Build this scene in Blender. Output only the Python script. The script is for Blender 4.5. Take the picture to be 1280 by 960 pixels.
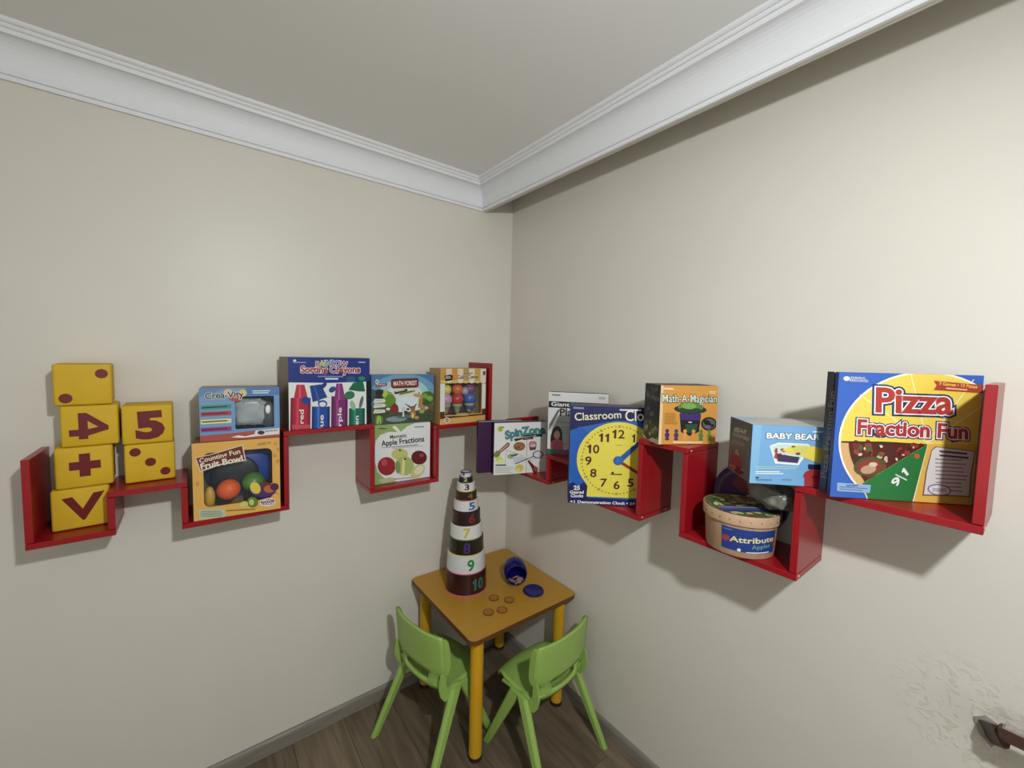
import bpy, bmesh, math, random
from mathutils import Vector, Matrix
for o in list(bpy.data.objects): bpy.data.objects.remove(o, do_unlink=True)
scene = bpy.context.scene
COL = scene.collection
R = math.radians
random.seed(7)

# ------------------------------------------------------------------ camera
# corner of the room at the origin; left wall is y=0 (x<0), right wall is x=0 (y<0), floor z=0
F_PX, YAW, PITCH, ROLL = 517.62, R(52.357), R(-3.8557), R(1.322)
CAM = Vector((-1.44, -1.897, 1.690))
fw = Vector((math.cos(PITCH)*math.cos(YAW), math.cos(PITCH)*math.sin(YAW), math.sin(PITCH)))
rt = Vector((math.sin(YAW), -math.cos(YAW), 0)); up = rt.cross(fw)
rt2 = math.cos(ROLL)*rt + math.sin(ROLL)*up; up2 = -math.sin(ROLL)*rt + math.cos(ROLL)*up
cam = bpy.data.cameras.new('camera'); cam_o = bpy.data.objects.new('camera', cam); COL.objects.link(cam_o)
M = Matrix.Identity(4)
for i in range(3): M[i][0], M[i][1], M[i][2], M[i][3] = rt2[i], up2[i], -fw[i], CAM[i]
cam_o.matrix_world = M
cam.sensor_fit = 'HORIZONTAL'; cam.sensor_width = 36; cam.lens = F_PX/1280*36; cam.clip_start = .02
scene.camera = cam_o

# ------------------------------------------------------------------ light: one flood lamp behind the photographer, tilted towards the corner
wd = bpy.data.worlds.new('world'); scene.world = wd; wd.use_nodes = True
wd.node_tree.nodes['Background'].inputs[0].default_value = (.9, .88, .85, 1)
wd.node_tree.nodes['Background'].inputs[1].default_value = 0.0
lamp = bpy.data.lights.new('flood_lamp_light', 'AREA'); lamp.shape = 'DISK'; lamp.size = .085; lamp.energy = 36; lamp.color = (.965, 1, 1.01)
lamp_o = bpy.data.objects.new('flood_lamp_light', lamp); COL.objects.link(lamp_o)
lamp_o.location = (-1.12, -2.30, 2.26); lamp_o.rotation_euler = Vector((.16, .68, -.78)).to_track_quat('-Z', 'Y').to_euler()
# soft fill from two added area lights on unseen walls behind the photographer
for nm, loc, rot, e in (('added_fill_light', (-1.75, -3.93, 1.5), (R(90), 0, 0), 15), ('added_fill_light', (-3.23, -2.3, 1.5), (0, R(-90), 0), 11)):
    al = bpy.data.lights.new(nm, 'AREA'); al.shape = 'RECTANGLE'; al.size = 1.7 if rot[0] else 1.4; al.size_y = 1.4 if rot[0] else 1.7; al.energy = e; al.color = (.97, 1, .97)
    ao = bpy.data.objects.new(nm, al); ao.location = loc; ao.rotation_euler = rot; COL.objects.link(ao)
vs = scene.view_settings; vs.view_transform = 'Standard'; vs.look = 'None'; vs.gamma = 1; vs.use_curve_mapping = False
vs.exposure = -0.37

# ------------------------------------------------------------------ helpers
def lin(c):
    return tuple((v/12.92 if v <= .04045 else ((v+.055)/1.055)**2.4) for v in (x/255 for x in c))
K = 1.0
def alb(c): return tuple(min(.88, v*K) for v in lin(c))
MATS = {}
def mat(name, c, rough=.5, spec=.4, noise=0, nscale=8, bump=0, bscale=200, coat=0, metal=0, stretch=None):
    if name in MATS: return MATS[name]
    m = bpy.data.materials.new(name); m.use_nodes = True; nt = m.node_tree; b = nt.nodes['Principled BSDF']
    a = alb(c); b.inputs['Base Color'].default_value = (*a, 1)
    b.inputs['Roughness'].default_value = rough; b.inputs['Specular IOR Level'].default_value = spec
    b.inputs['Coat Weight'].default_value = coat; b.inputs['Metallic'].default_value = metal
    tc = nt.nodes.new('ShaderNodeTexCoord'); vec = tc.outputs['Object']
    if stretch:
        mp = nt.nodes.new('ShaderNodeMapping'); mp.inputs['Scale'].default_value = stretch
        nt.links.new(vec, mp.inputs['Vector']); vec = mp.outputs['Vector']
    if noise:
        n = nt.nodes.new('ShaderNodeTexNoise'); n.inputs['Scale'].default_value = nscale; n.inputs['Detail'].default_value = 5
        nt.links.new(vec, n.inputs['Vector'])
        r = nt.nodes.new('ShaderNodeValToRGB'); r.color_ramp.elements[0].position = .3; r.color_ramp.elements[1].position = .7
        r.color_ramp.elements[0].color = (*[v*(1-noise) for v in a], 1); r.color_ramp.elements[1].color = (*[min(.95, v*(1+noise)) for v in a], 1)
        nt.links.new(n.outputs['Fac'], r.inputs['Fac']); nt.links.new(r.outputs['Color'], b.inputs['Base Color'])
    if bump:
        n2 = nt.nodes.new('ShaderNodeTexNoise'); n2.inputs['Scale'].default_value = bscale; n2.inputs['Detail'].default_value = 3
        nt.links.new(vec, n2.inputs['Vector'])
        bp = nt.nodes.new('ShaderNodeBump'); bp.inputs['Strength'].default_value = bump; bp.inputs['Distance'].default_value = .002
        nt.links.new(n2.outputs['Fac'], bp.inputs['Height']); nt.links.new(bp.outputs['Normal'], b.inputs['Normal'])
    MATS[name] = m; return m
def print_mat():
    if 'print' in MATS: return MATS['print']
    m = bpy.data.materials.new('printed_card'); m.use_nodes = True; nt = m.node_tree; b = nt.nodes['Principled BSDF']
    at = nt.nodes.new('ShaderNodeVertexColor'); at.layer_name = 'Col'
    nt.links.new(at.outputs['Color'], b.inputs['Base Color'])
    b.inputs['Roughness'].default_value = .38; b.inputs['Specular IOR Level'].default_value = .35
    MATS['print'] = m; return m
def glass_mat(name, c, rough=.05, alpha=.15, spec=.5):
    if name in MATS: return MATS[name]
    m = bpy.data.materials.new(name); m.use_nodes = True; nt = m.node_tree; b = nt.nodes['Principled BSDF']
    b.inputs['Base Color'].default_value = (*alb(c), 1); b.inputs['Roughness'].default_value = rough
    b.inputs['Alpha'].default_value = alpha; b.inputs['Specular IOR Level'].default_value = spec
    MATS[name] = m; return m

def tag(o, label=None, cat=None, group=None, kind=None):
    if label: o['label'] = label
    if cat: o['category'] = cat
    if group: o['group'] = group
    if kind: o['kind'] = kind
    return o
def empty(name, loc, rz=0, label=None, cat=None, group=None):
    o = bpy.data.objects.new(name, None); COL.objects.link(o); o.empty_display_size = .05
    o.location = loc; o.rotation_euler = (0, 0, rz); return tag(o, label, cat, group)
def link(name, me, m=None, parent=None, smooth=False):
    o = bpy.data.objects.new(name, me); COL.objects.link(o)
    if m is not None:
        for mm in (m if isinstance(m, (list, tuple)) else [m]): me.materials.append(mm)
    if parent: o.parent = parent
    if smooth:
        for p in me.polygons: p.use_smooth = True
    return o
def pyd(name, vs_, fs, m=None, parent=None, smooth=False):
    me = bpy.data.meshes.new(name); me.from_pydata([tuple(v) for v in vs_], [], fs); me.update()
    return link(name, me, m, parent, smooth)
def bm_obj(name, bm, m=None, parent=None, smooth=False):
    me = bpy.data.meshes.new(name); bm.normal_update(); bm.to_mesh(me); bm.free(); return link(name, me, m, parent, smooth)
def bm_box(bm, lo, hi, bev=0, seg=1):
    vs_ = [bm.verts.new((x, y, z)) for x in (lo[0], hi[0]) for y in (lo[1], hi[1]) for z in (lo[2], hi[2])]
    fs = [(0,1,3,2),(4,6,7,5),(0,4,5,1),(2,3,7,6),(0,2,6,4),(1,5,7,3)]
    faces = [bm.faces.new([vs_[i] for i in f]) for f in fs]
    if bev:
        es = list({e for f in faces for e in f.edges})
        bmesh.ops.bevel(bm, geom=es, offset=bev, segments=seg, affect='EDGES', profile=.5)
def box(name, lo, hi, m, parent=None, bev=0, seg=1, smooth=False):
    bm = bmesh.new(); bm_box(bm, lo, hi, bev, seg); return bm_obj(name, bm, m, parent, smooth)
def lathe(name, prof, m, parent=None, n=40, smooth=True, closed=False):
    """prof: list of (r,z) from bottom to top, about local z"""
    vs_, fs = [], []
    for r, z in prof:
        for k in range(n):
            a = 2*math.pi*k/n; vs_.append((r*math.cos(a), r*math.sin(a), z))
    for i in range(len(prof)-1):
        for k in range(n):
            k2 = (k+1) % n; fs.append((i*n+k, i*n+k2, (i+1)*n+k2, (i+1)*n+k))
    if not closed:
        if prof[0][0] > 1e-6: fs.append(tuple(range(n))[::-1])
        if prof[-1][0] > 1e-6: fs.append(tuple((len(prof)-1)*n+k for k in range(n)))
    o = pyd(name, vs_, fs, m, parent, smooth)
    if smooth: sharp(o.data)
    return o
def sharp(me, ang=40):
    bm = bmesh.new(); bm.from_mesh(me); bmesh.ops.remove_doubles(bm, verts=bm.verts, dist=1e-5)
    bmesh.ops.recalc_face_normals(bm, faces=bm.faces)
    for e in bm.edges:
        if len(e.link_faces) == 2 and e.calc_face_angle(0) > R(ang): e.smooth = False
    bm.to_mesh(me); bm.free()
    for p in me.polygons: p.use_smooth = True
def ball(name, c, r, m, parent=None, sub=2, sc=(1,1,1), noise=0):
    bm = bmesh.new(); bmesh.ops.create_icosphere(bm, subdivisions=sub, radius=r)
    for v in bm.verts:
        k = 1 + (random.uniform(-noise, noise) if noise else 0)
        v.co = Vector((v.co.x*sc[0]*k+c[0], v.co.y*sc[1]*k+c[1], v.co.z*sc[2]*k+c[2]))
    return bm_obj(name, bm, m, parent, True)

# text to triangles with the built-in font, normalised: x 0..1 over the advance box, y 0..1 over the ink height
_tc = {}
def text_geo(s, off=0.0, ref=None):
    key = (s, round(off, 4))
    if key in _tc: return _tc[key]
    if s.isdigit() and '1' in s:      # the built-in font's 1 is a bare bar: compose the numeral with a flagged 1
        vs_, fs, x = [], [], 0
        for ch in s:
            if ch == '1':
                e = off; g = [(.19-e,-e),(.32+e,-e),(.32+e,.69+e),(.22-e,.69+e),(.15-e,.60),(.06-e,.57),(.06-e,.47-e),(.19-e,.47-e)]
                b = len(vs_); vs_ += [(x+p_, q_) for p_, q_ in g]; fs.append(tuple(range(b, b+8))); x += .42+2*e
            else:
                g, f = text_geo(ch, off); m0 = min(p_[0] for p_ in g); m1 = max(p_[0] for p_ in g); b = len(vs_)
                vs_ += [(x+p_-m0+.02, q_) for p_, q_ in g]; fs += [tuple(b+i for i in t_) for t_ in f]; x += m1-m0+.1
        _tc[key] = (vs_, fs); return _tc[key]
    cu = bpy.data.curves.new('t', 'FONT'); cu.body = s; cu.size = 1; cu.offset = off; cu.resolution_u = 3; cu.fill_mode = 'BOTH'
    ob = bpy.data.objects.new('t', cu); COL.objects.link(ob)
    dg = bpy.context.evaluated_depsgraph_get(); dg.update()
    me = bpy.data.meshes.new_from_object(ob.evaluated_get(dg))
    vs_ = [(v.co.x, v.co.y) for v in me.vertices]; fs = [tuple(p.vertices) for p in me.polygons]
    bpy.data.objects.remove(ob, do_unlink=True); bpy.data.curves.remove(cu); bpy.data.meshes.remove(me)
    _tc[key] = (vs_, fs); return _tc[key]

def homography(src):
    """px quad (TL,TR,BR,BL) -> unit square with v up"""
    dst = [(0,1),(1,1),(1,0),(0,0)]
    A, b = [], []
    for (x,y),(u,v) in zip(src, dst):
        A.append([x,y,1,0,0,0,-u*x,-u*y]); b.append(u); A.append([0,0,0,x,y,1,-v*x,-v*y]); b.append(v)
    n = 8
    for i in range(n):
        p = max(range(i,n), key=lambda r: abs(A[r][i])); A[i],A[p] = A[p],A[i]; b[i],b[p] = b[p],b[i]
        for r in range(n):
            if r != i:
                k = A[r][i]/A[i][i]
                A[r] = [x-k*y for x,y in zip(A[r],A[i])]; b[r] -= k*b[i]
    h = [b[i]/A[i][i] for i in range(n)]
    def f(x, y):
        w = h[6]*x+h[7]*y+1; return ((h[0]*x+h[1]*y+h[2])/w, (h[3]*x+h[4]*y+h[5])/w)
    return f
def clip(poly, lo=0., hi=1.):
    for ax, s, lim in ((0,1,lo),(0,-1,-hi),(1,1,lo),(1,-1,-hi)):
        out = []
        for i in range(len(poly)):
            a, b = poly[i-1], poly[i]; da, db = s*a[ax]-lim, s*b[ax]-lim
            if (da >= 0) != (db >= 0):
                t = da/(da-db); out.append((a[0]+t*(b[0]-a[0]), a[1]+t*(b[1]-a[1])))
            if db >= 0: out.append(b)
        poly = out
        if len(poly) < 3: return []
    return poly
class Print:
    """flat print on a face; drawn in the pixel frame `quad` (TL,TR,BR,BL) and laid on the face by fmap(u,v,lift)"""
    def __init__(s, fmap, quad=((0,1),(1,1),(1,0),(0,0)), unit=None):
        s.f = fmap; s.h = homography(quad); s.v = []; s.fc = []; s.c = []; s.n = 0; s.slices = 0
    def uvpoly(s, uv, col, layer=None):
        uv = clip(uv)
        if len(uv) < 3: return
        if layer is None: s.n += 1; layer = s.n
        if s.slices:                         # cut into narrow strips so that print follows a curved face
            k, s.slices = s.slices, 0
            for i in range(k):
                a_, b_ = i/k, (i+1)/k
                st = clip([((u-a_)*k, v) for u, v in uv])
                if len(st) >= 3: s.uvpoly([(a_+u/k, v) for u, v in st], col, layer)
            s.slices = k; return
        b = len(s.v)
        for u, v in uv: s.v.append((u, v, layer))
        s.fc.append(tuple(range(b, b+len(uv)))); s.c.append(col)
    def poly(s, pts, col, layer=None): s.uvpoly([s.h(*p) for p in pts], col, layer); return s
    def rect(s, x0, y0, x1, y1, col, layer=None):
        return s.poly([(x0,y0),(x1,y0),(x1,y1),(x0,y1)], col, layer)
    def ell(s, cx, cy, rx, ry, col, rot=0, n=22, a0=0, a1=360, layer=None):
        c, q = math.cos(R(rot)), math.sin(R(rot)); pts = []
        for k in range(n if a1-a0 >= 360 else n+1):
            a = R(a0+(a1-a0)*k/n); x, y = rx*math.cos(a), ry*math.sin(a); pts.append((cx+x*c-y*q, cy+x*q+y*c))
        return s.poly(pts, col, layer)
    def line(s, x0, y0, x1, y1, w, col):
        d = math.hypot(x1-x0, y1-y0); nx, ny = -(y1-y0)/d*w/2, (x1-x0)/d*w/2
        return s.poly([(x0+nx,y0+ny),(x1+nx,y1+ny),(x1-nx,y1-ny),(x0-nx,y0-ny)], col)
    def bars(s, x0, y0, x1, y1, n, col, fill=.45, slope=0):
        for i in range(n):
            a = y0+(y1-y0)*i/n; w = x1-(x1-x0)*random.uniform(0, .25)
            s.poly([(x0,a),(w,a+slope*(w-x0)),(w,a+slope*(w-x0)+(y1-y0)/n*fill),(x0,a+(y1-y0)/n*fill)], col)
        return s
    def blobs(s, x0, y0, x1, y1, n, cols, r, sq=.8):
        for i in range(n):
            rr = random.uniform(.5, 1)*r
            s.ell(random.uniform(x0,x1), random.uniform(y0,y1), rr, rr*sq, random.choice(cols), random.uniform(0,180), 9)
        return s
    def text(s, t, p0, p1, hgt, col, bold=.015, outl=(), arch=0, cols=None):
        """baseline from p0 to p1 in px, letter height hgt px (upwards = left-hand normal)"""
        bv, bf = text_geo(t, bold)
        xs = [v[0] for v in bv]; ys = [v[1] for v in bv]
        x0, x1 = min(xs), max(xs); cap = .72
        d = math.hypot(p1[0]-p0[0], p1[1]-p0[1]); ex = ((p1[0]-p0[0])/d, (p1[1]-p0[1])/d); ey = (ex[1], -ex[0])
        def put(vs_, fs, c, colsel=None):
            s.n += 1
            uv = []
            for x, y in vs_:
                tx = (x-x0)/(x1-x0); px = tx*d; py = y/cap*hgt + arch*4*tx*(1-tx)
                uv.append((s.h(p0[0]+ex[0]*px+ey[0]*py, p0[1]+ex[1]*px+ey[1]*py), tx))
            for f in fs:
                cc = c
                if colsel: cc = colsel[min(len(colsel)-1, int(sum(uv[i][1] for i in f)/len(f)*len(colsel)))]
                s.uvpoly([uv[i][0] for i in f], cc, s.n)
        for o, c in outl: put(*text_geo(t, bold+o), c)
        put(bv, bf, col, cols); return s
    def build(s, name, parent):
        st = min(.00012, .0012/max(1, s.n))
        me = bpy.data.meshes.new(name); me.from_pydata([s.f(u, v, .0001+st*l) for u, v, l in s.v], [], s.fc); me.update()
        ca = me.color_attributes.new('Col', 'FLOAT_COLOR', 'CORNER')
        for p, c in zip(me.polygons, s.c):
            a = alb(c); g_ = sum(a)/3; a = [.90*(.93*x_+.07*g_) for x_ in a]
            for li in p.loop_indices: ca.data[li].color = (*a, 1)
        return link(name, me, print_mat(), parent)

# ------------------------------------------------------------------ the room
RX, RY, H = -3.3, -4.0, 2.588
def wall_mat():
    m = mat('wall_paint', (211, 206, 196), rough=.42, spec=.35, noise=.018, nscale=2.5, bump=.10, bscale=160)
    return m
def wall_right_mat():
    """the same paint, with the filler scuffs around the broken rail (a patch on the wall itself)"""
    m = wall_mat().copy(); m.name = 'wall_paint_scuffed'; nt = m.node_tree; b = nt.nodes['Principled BSDF']
    src = b.inputs['Base Color'].links[0].from_socket
    g = nt.nodes.new('ShaderNodeNewGeometry')
    d = nt.nodes.new('ShaderNodeVectorMath'); d.operation = 'DISTANCE'; d.inputs[1].default_value = (0, -1.84, .86)
    nt.links.new(g.outputs['Position'], d.inputs[0])
    fall = nt.nodes.new('ShaderNodeMapRange'); fall.inputs[1].default_value = .05; fall.inputs[2].default_value = .17; fall.inputs[3].default_value = 1; fall.inputs[4].default_value = 0
    nt.links.new(d.outputs['Value'], fall.inputs[0])
    n = nt.nodes.new('ShaderNodeTexNoise'); n.inputs['Scale'].default_value = 38; n.inputs['Detail'].default_value = 8; n.inputs['Distortion'].default_value = 1.5
    nt.links.new(g.outputs['Position'], n.inputs['Vector'])
    rp = nt.nodes.new('ShaderNodeValToRGB'); rp.color_ramp.elements[0].position = .50; rp.color_ramp.elements[1].position = .62
    nt.links.new(n.outputs['Fac'], rp.inputs['Fac'])
    mu = nt.nodes.new('ShaderNodeMath'); mu.operation = 'MULTIPLY'
    nt.links.new(rp.outputs['Color'], mu.inputs[0]); nt.links.new(fall.outputs[0], mu.inputs[1])
    mx = nt.nodes.new('ShaderNodeMix'); mx.data_type = 'RGBA'; mx.inputs['B'].default_value = (*alb((200, 194, 180)), 1)
    nt.links.new(mu.outputs[0], mx.inputs['Factor']); nt.links.new(src, mx.inputs['A']); nt.links.new(mx.outputs['Result'], b.inputs['Base Color'])
    bp = nt.nodes.new('ShaderNodeBump'); bp.inputs['Strength'].default_value = .3; bp.inputs['Distance'].default_value = .003
    nt.links.new(mu.outputs[0], bp.inputs['Height'])
    old = b.inputs['Normal'].links[0].from_socket; nt.links.new(old, bp.inputs['Normal']); nt.links.new(bp.outputs['Normal'], b.inputs['Normal'])
    return m
def struct(o): o['kind'] = 'structure'; return o
WM = wall_mat()
struct(box('wall_left', (RX-.1, 0, -.05), (.1, .1, H+.05), WM))
struct(box('wall_right', (0, RY-.1, -.05), (.1, 0, H+.05), wall_right_mat()))
struct(box('wall_back', (RX-.1, RY-.1, -.05), (0, RY, H+.05), WM))
struct(box('wall_side', (RX-.1, RY, -.05), (RX, 0, H+.05), WM))
struct(box('ceiling', (RX-.1, RY-.1, H), (.1, .1, H+.06), mat('ceiling_paint', (236, 236, 233), rough=.7, spec=.2, noise=.01, nscale=3)))
floor = struct(box('floor', (RX-.1, RY-.1, -.06), (.1, .1, -.009), mat('screed', (50, 44, 38), rough=.8)))

# unseen frames added to dress the two fill lights as windows
WF = mat('fill_frame_white', (226,226,224), .4)
def window(name, c, ax, w_, h_):  # builds a made-up frame around one fill light
    bm = bmesh.new()
    for a0, a1, z0, z1 in ((-w_/2-.06, -w_/2, -h_/2-.06, h_/2+.06), (w_/2, w_/2+.06, -h_/2-.06, h_/2+.06), (-w_/2, w_/2, -h_/2-.06, -h_/2), (-w_/2, w_/2, h_/2, h_/2+.06)):
        lo, hi = ((c[0]+a0, c[1]-.03, c[2]+z0), (c[0]+a1, c[1]+.03, c[2]+z1)) if ax == 'x' else ((c[0]-.03, c[1]+a0, c[2]+z0), (c[0]+.03, c[1]+a1, c[2]+z1))
        bm_box(bm, lo, hi)
    return struct(bm_obj(name, bm, WF))
window('fill_light_frame_1', (-1.75, RY+.031, 1.5), 'x', 1.72, 1.42); window('fill_light_frame_2', (RX+.031, -2.3, 1.5), 'y', 1.72, 1.42)

def plank_mat():
    m = bpy.data.materials.new('laminate_plank'); m.use_nodes = True; nt = m.node_tree; b = nt.nodes['Principled BSDF']
    oi = nt.nodes.new('ShaderNodeObjectInfo'); tc = nt.nodes.new('ShaderNodeTexCoord')
    add = nt.nodes.new('ShaderNodeVectorMath'); add.operation = 'ADD'
    cmb = nt.nodes.new('ShaderNodeCombineXYZ'); mul = nt.nodes.new('ShaderNodeMath'); mul.operation = 'MULTIPLY'; mul.inputs[1].default_value = 37
    nt.links.new(oi.outputs['Random'], mul.inputs[0]); nt.links.new(mul.outputs[0], cmb.inputs[0]); nt.links.new(mul.outputs[0], cmb.inputs[1])
    nt.links.new(tc.outputs['Object'], add.inputs[0]); nt.links.new(cmb.outputs[0], add.inputs[1])
    mp = nt.nodes.new('ShaderNodeMapping'); mp.inputs['Scale'].default_value = (26, 2.2, 1); nt.links.new(add.outputs[0], mp.inputs[0])
    n = nt.nodes.new('ShaderNodeTexNoise'); n.inputs['Scale'].default_value = 1.3; n.inputs['Detail'].default_value = 7; n.inputs['Distortion'].default_value = .6
    nt.links.new(mp.outputs[0], n.inputs['Vector'])
    r = nt.nodes.new('ShaderNodeValToRGB'); e = r.color_ramp.elements
    e[0].position = .28; e[0].color = (*alb((92, 80, 64)), 1); e[1].position = .72; e[1].color = (*alb((128, 113, 94)), 1)
    nt.links.new(n.outputs['Fac'], r.inputs['Fac'])
    hs = nt.nodes.new('ShaderNodeHueSaturation'); mr = nt.nodes.new('ShaderNodeMapRange'); mr.inputs[3].default_value = .78; mr.inputs[4].default_value = 1.15
    nt.links.new(oi.outputs['Random'], mr.inputs[0]); nt.links.new(mr.outputs[0], hs.inputs['Value']); nt.links.new(r.outputs['Color'], hs.inputs['Color'])
    nt.links.new(hs.outputs['Color'], b.inputs['Base Color'])
    b.inputs['Roughness'].default_value = .45; b.inputs['Specular IOR Level'].default_value = .35
    return m
PW, PL = .2115, 1.285
bm = bmesh.new(); bm_box(bm, (0, 0, -.009), (PW-.0012, PL-.0012, 0), .0012)
pme = bpy.data.meshes.new('plank'); bm.to_mesh(pme); bm.free(); pme.materials.append(plank_mat())
pme2 = {}
ix = 0; x = .1325
def plank_piece(w, l):
    key = (round(w, 4), round(l, 4))
    if key not in pme2:
        bm = bmesh.new(); bm_box(bm, (0, 0, -.009), (w-.0012, l-.0012, 0), .0012); me = bpy.data.meshes.new('plank'); bm.to_mesh(me); bm.free()
        me.materials.append(pme.materials[0]); pme2[key] = me
    return pme2[key]
while x > RX:
    x0, x1 = max(x-PW, RX), min(x, -.001)
    y = 0 + [.0, .43, .86, .25, .68][ix % 5]
    while y > RY:
        y0, y1 = max(y-PL, RY), min(y, -.001)
        if y1-y0 > .03 and x1-x0 > .01:
            me = pme if abs(x1-x0-PW) < 1e-4 and abs(y1-y0-PL) < 1e-4 else plank_piece(x1-x0, y1-y0)
            o = bpy.data.objects.new('plank', me); COL.objects.link(o); o.location = (x0, y0, 0); o.parent = floor
        y -= PL
    x -= PW; ix += 1

def base_prof(): return [(0, 0), (.013, 0), (.013, .048), (.011, .056), (.006, .063), (0, .065)]
BM = mat('baseboard_laminate', (128, 122, 114), rough=.45, noise=.16, nscale=6, stretch=(1.5, 1.5, 22))
def extrude_profile(name, prof, place, m):
    """place(o,z,end)-> xyz for the two mitred ends"""
    n = len(prof); vs_ = [place(o, z, 0) for o, z in prof]+[place(o, z, 1) for o, z in prof]
    fs = [(i, (i+1) % n, n+(i+1) % n, n+i) for i in range(n)]+[tuple(range(n))[::-1], tuple(range(n, 2*n))]
    o = pyd(name, vs_, fs, m)
    bm = bmesh.new(); bm.from_mesh(o.data); bmesh.ops.recalc_face_normals(bm, faces=bm.faces); bm.to_mesh(o.data); bm.free()
    return struct(o)
extrude_profile('baseboard_left', base_prof(), lambda o, z, e: ((RX, -o, z) if e == 0 else (-o, -o, z)), BM)
extrude_profile('baseboard_right', base_prof(), lambda o, z, e: ((-o, RY, z) if e == 0 else (-o, -o, z)), BM)

# cornice: lower fillets, deep cove, stepped upper fillets; on the right it hangs on a pelmet board in front of the wall
cp = [(0, 2.45), (.010, 2.45), (.012, 2.456), (.012, 2.462), (.009, 2.4635), (.0145, 2.465), (.0165, 2.470), (.0165, 2.475), (.0135, 2.4765)]
for k in range(9):
    a = math.pi/2*k/8; cp.append((.0145+.046*(1-math.cos(a)), 2.478+.076*math.sin(a)))
cp += [(.064, 2.5545), (.066, 2.560), (.0665, 2.566), (.0715, 2.567), (.0745, 2.5715), (.0745, 2.576), (.0795, 2.577), (.084, 2.581), (.087, H), (0, H)]
CM = mat('cornice_white', (226, 227, 230), rough=.5, spec=.35)
PX = -.198
extrude_profile('trim_1', cp, lambda o, z, e: ((RX, -o, z) if e == 0 else (PX-o, -o, z)), CM)
extrude_profile('trim_2', cp, lambda o, z, e: ((PX-o, RY, z) if e == 0 else (PX-o, -o, z)), CM)
struct(box('trim_3', (PX, RY, 2.452), (PX+.018, 0, H), WM))

# ------------------------------------------------------------------ red zigzag shelves
RED = mat('red_lacquer', (146, 16, 26), rough=.33, spec=.45, noise=.05, nscale=9, coat=.15)
SCREW = mat('screw_cap', (214, 170, 166), rough=.35)
def shelf(name, label, panels, wallside, screws):
    root = empty(name, ((0, 0, 0)), 0, label, 'shelf', 'red zigzag shelves')
    s0 = min(p[1] for p in panels); s1 = max(p[2] for p in panels)
    root.location = ((s0+s1)/2, 0, 1.1) if wallside == 'L' else (0, (s0+s1)/2, 1.1)
    D = .2
    for kind, a, b, z0, z1 in panels:
        g = .0004
        lo, hi = ((a+g, -D, z0+g), (b-g, -.001, z1-g)) if wallside == 'L' else ((-D, a+g, z0+g), (-.001, b-g, z1-g))
        L = root.location
        o = box(kind, [lo[i]-L[i] for i in range(3)], [hi[i]-L[i] for i in range(3)], RED, root, .0012)
    for (p, side) in screws:   # little caps on the cheek of an upright
        L = root.location; q = Vector(p)-L
        bm = bmesh.new(); bmesh.ops.create_cone(bm, cap_ends=True, segments=10, radius1=.0035, radius2=.0028, depth=.0014)
        rot = Matrix.Rotation(R(90), 3, 'X')
        for v in bm.verts: v.co = rot @ v.co + q
        bm_obj('screw_cap', bm, SCREW, root)
    return root
T = .018
def zig(seq):
    """seq: corner list (s, bottom z or top z) -> panels. items: ('u', s0, s1, z0, z1) etc."""
    return [(k if k != 'u' else 'upright_panel', a, b, z0, z1) for k, a, b, z0, z1 in seq]
Lp = [('u', -1.821, -1.803, 1.138, 1.375), ('bottom_panel', -1.821, -1.637, 1.119, 1.137), ('u', -1.655, -1.637, 1.138, 1.236),
      ('top_panel', -1.655, -1.463, 1.237, 1.255), ('u', -1.481, -1.463, 1.117, 1.236), ('bottom_panel', -1.481, -1.166, 1.098, 1.116),
      ('u', -1.184, -1.166, 1.117, 1.376), ('top_panel', -1.184, -.848, 1.377, 1.395), ('u', -.866, -.848, 1.119, 1.376),
      ('bottom_panel', -.866, -.547, 1.100, 1.118), ('u', -.565, -.547, 1.119, 1.344), ('top_panel', -.565, -.255, 1.345, 1.363), ('u', -.273, -.255, 1.364, 1.652)]
Rp = [('u', -.267, -.249, 1.139, 1.377), ('bottom_panel', -.568, -.249, 1.120, 1.138), ('u', -.568, -.550, 1.139, 1.238),
      ('top_panel', -.755, -.550, 1.239, 1.257), ('u', -.755, -.737, 1.134, 1.238), ('bottom_panel', -1.046, -.737, 1.115, 1.133),
      ('u', -1.046, -1.028, 1.134, 1.391), ('top_panel', -1.213, -1.028, 1.392, 1.410), ('u', -1.213, -1.195, 1.135, 1.391),
      ('bottom_panel', -1.528, -1.195, 1.116, 1.134), ('u', -1.528, -1.510, 1.135, 1.353), ('top_panel', -1.838, -1.510, 1.354, 1.372), ('u', -1.838, -1.820, 1.373, 1.656)]
shelf('zigzag_shelf', 'red lacquered zigzag shelf holding the yellow foam cubes', zig(Lp), 'L', [])
shelf('zigzag_shelf', 'red lacquered zigzag shelf holding the clock box and pizza game', zig(Rp), 'R',
      [((-.185, -1.0468, 1.128), 0), ((-.04, -1.0468, 1.128), 0), ((-.18, -1.2138, 1.400), 0), ((-.185, -1.5288, 1.128), 0), ((-.17, -.5688, 1.128), 0), ((-.185, -1.8388, 1.366), 0)])

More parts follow.
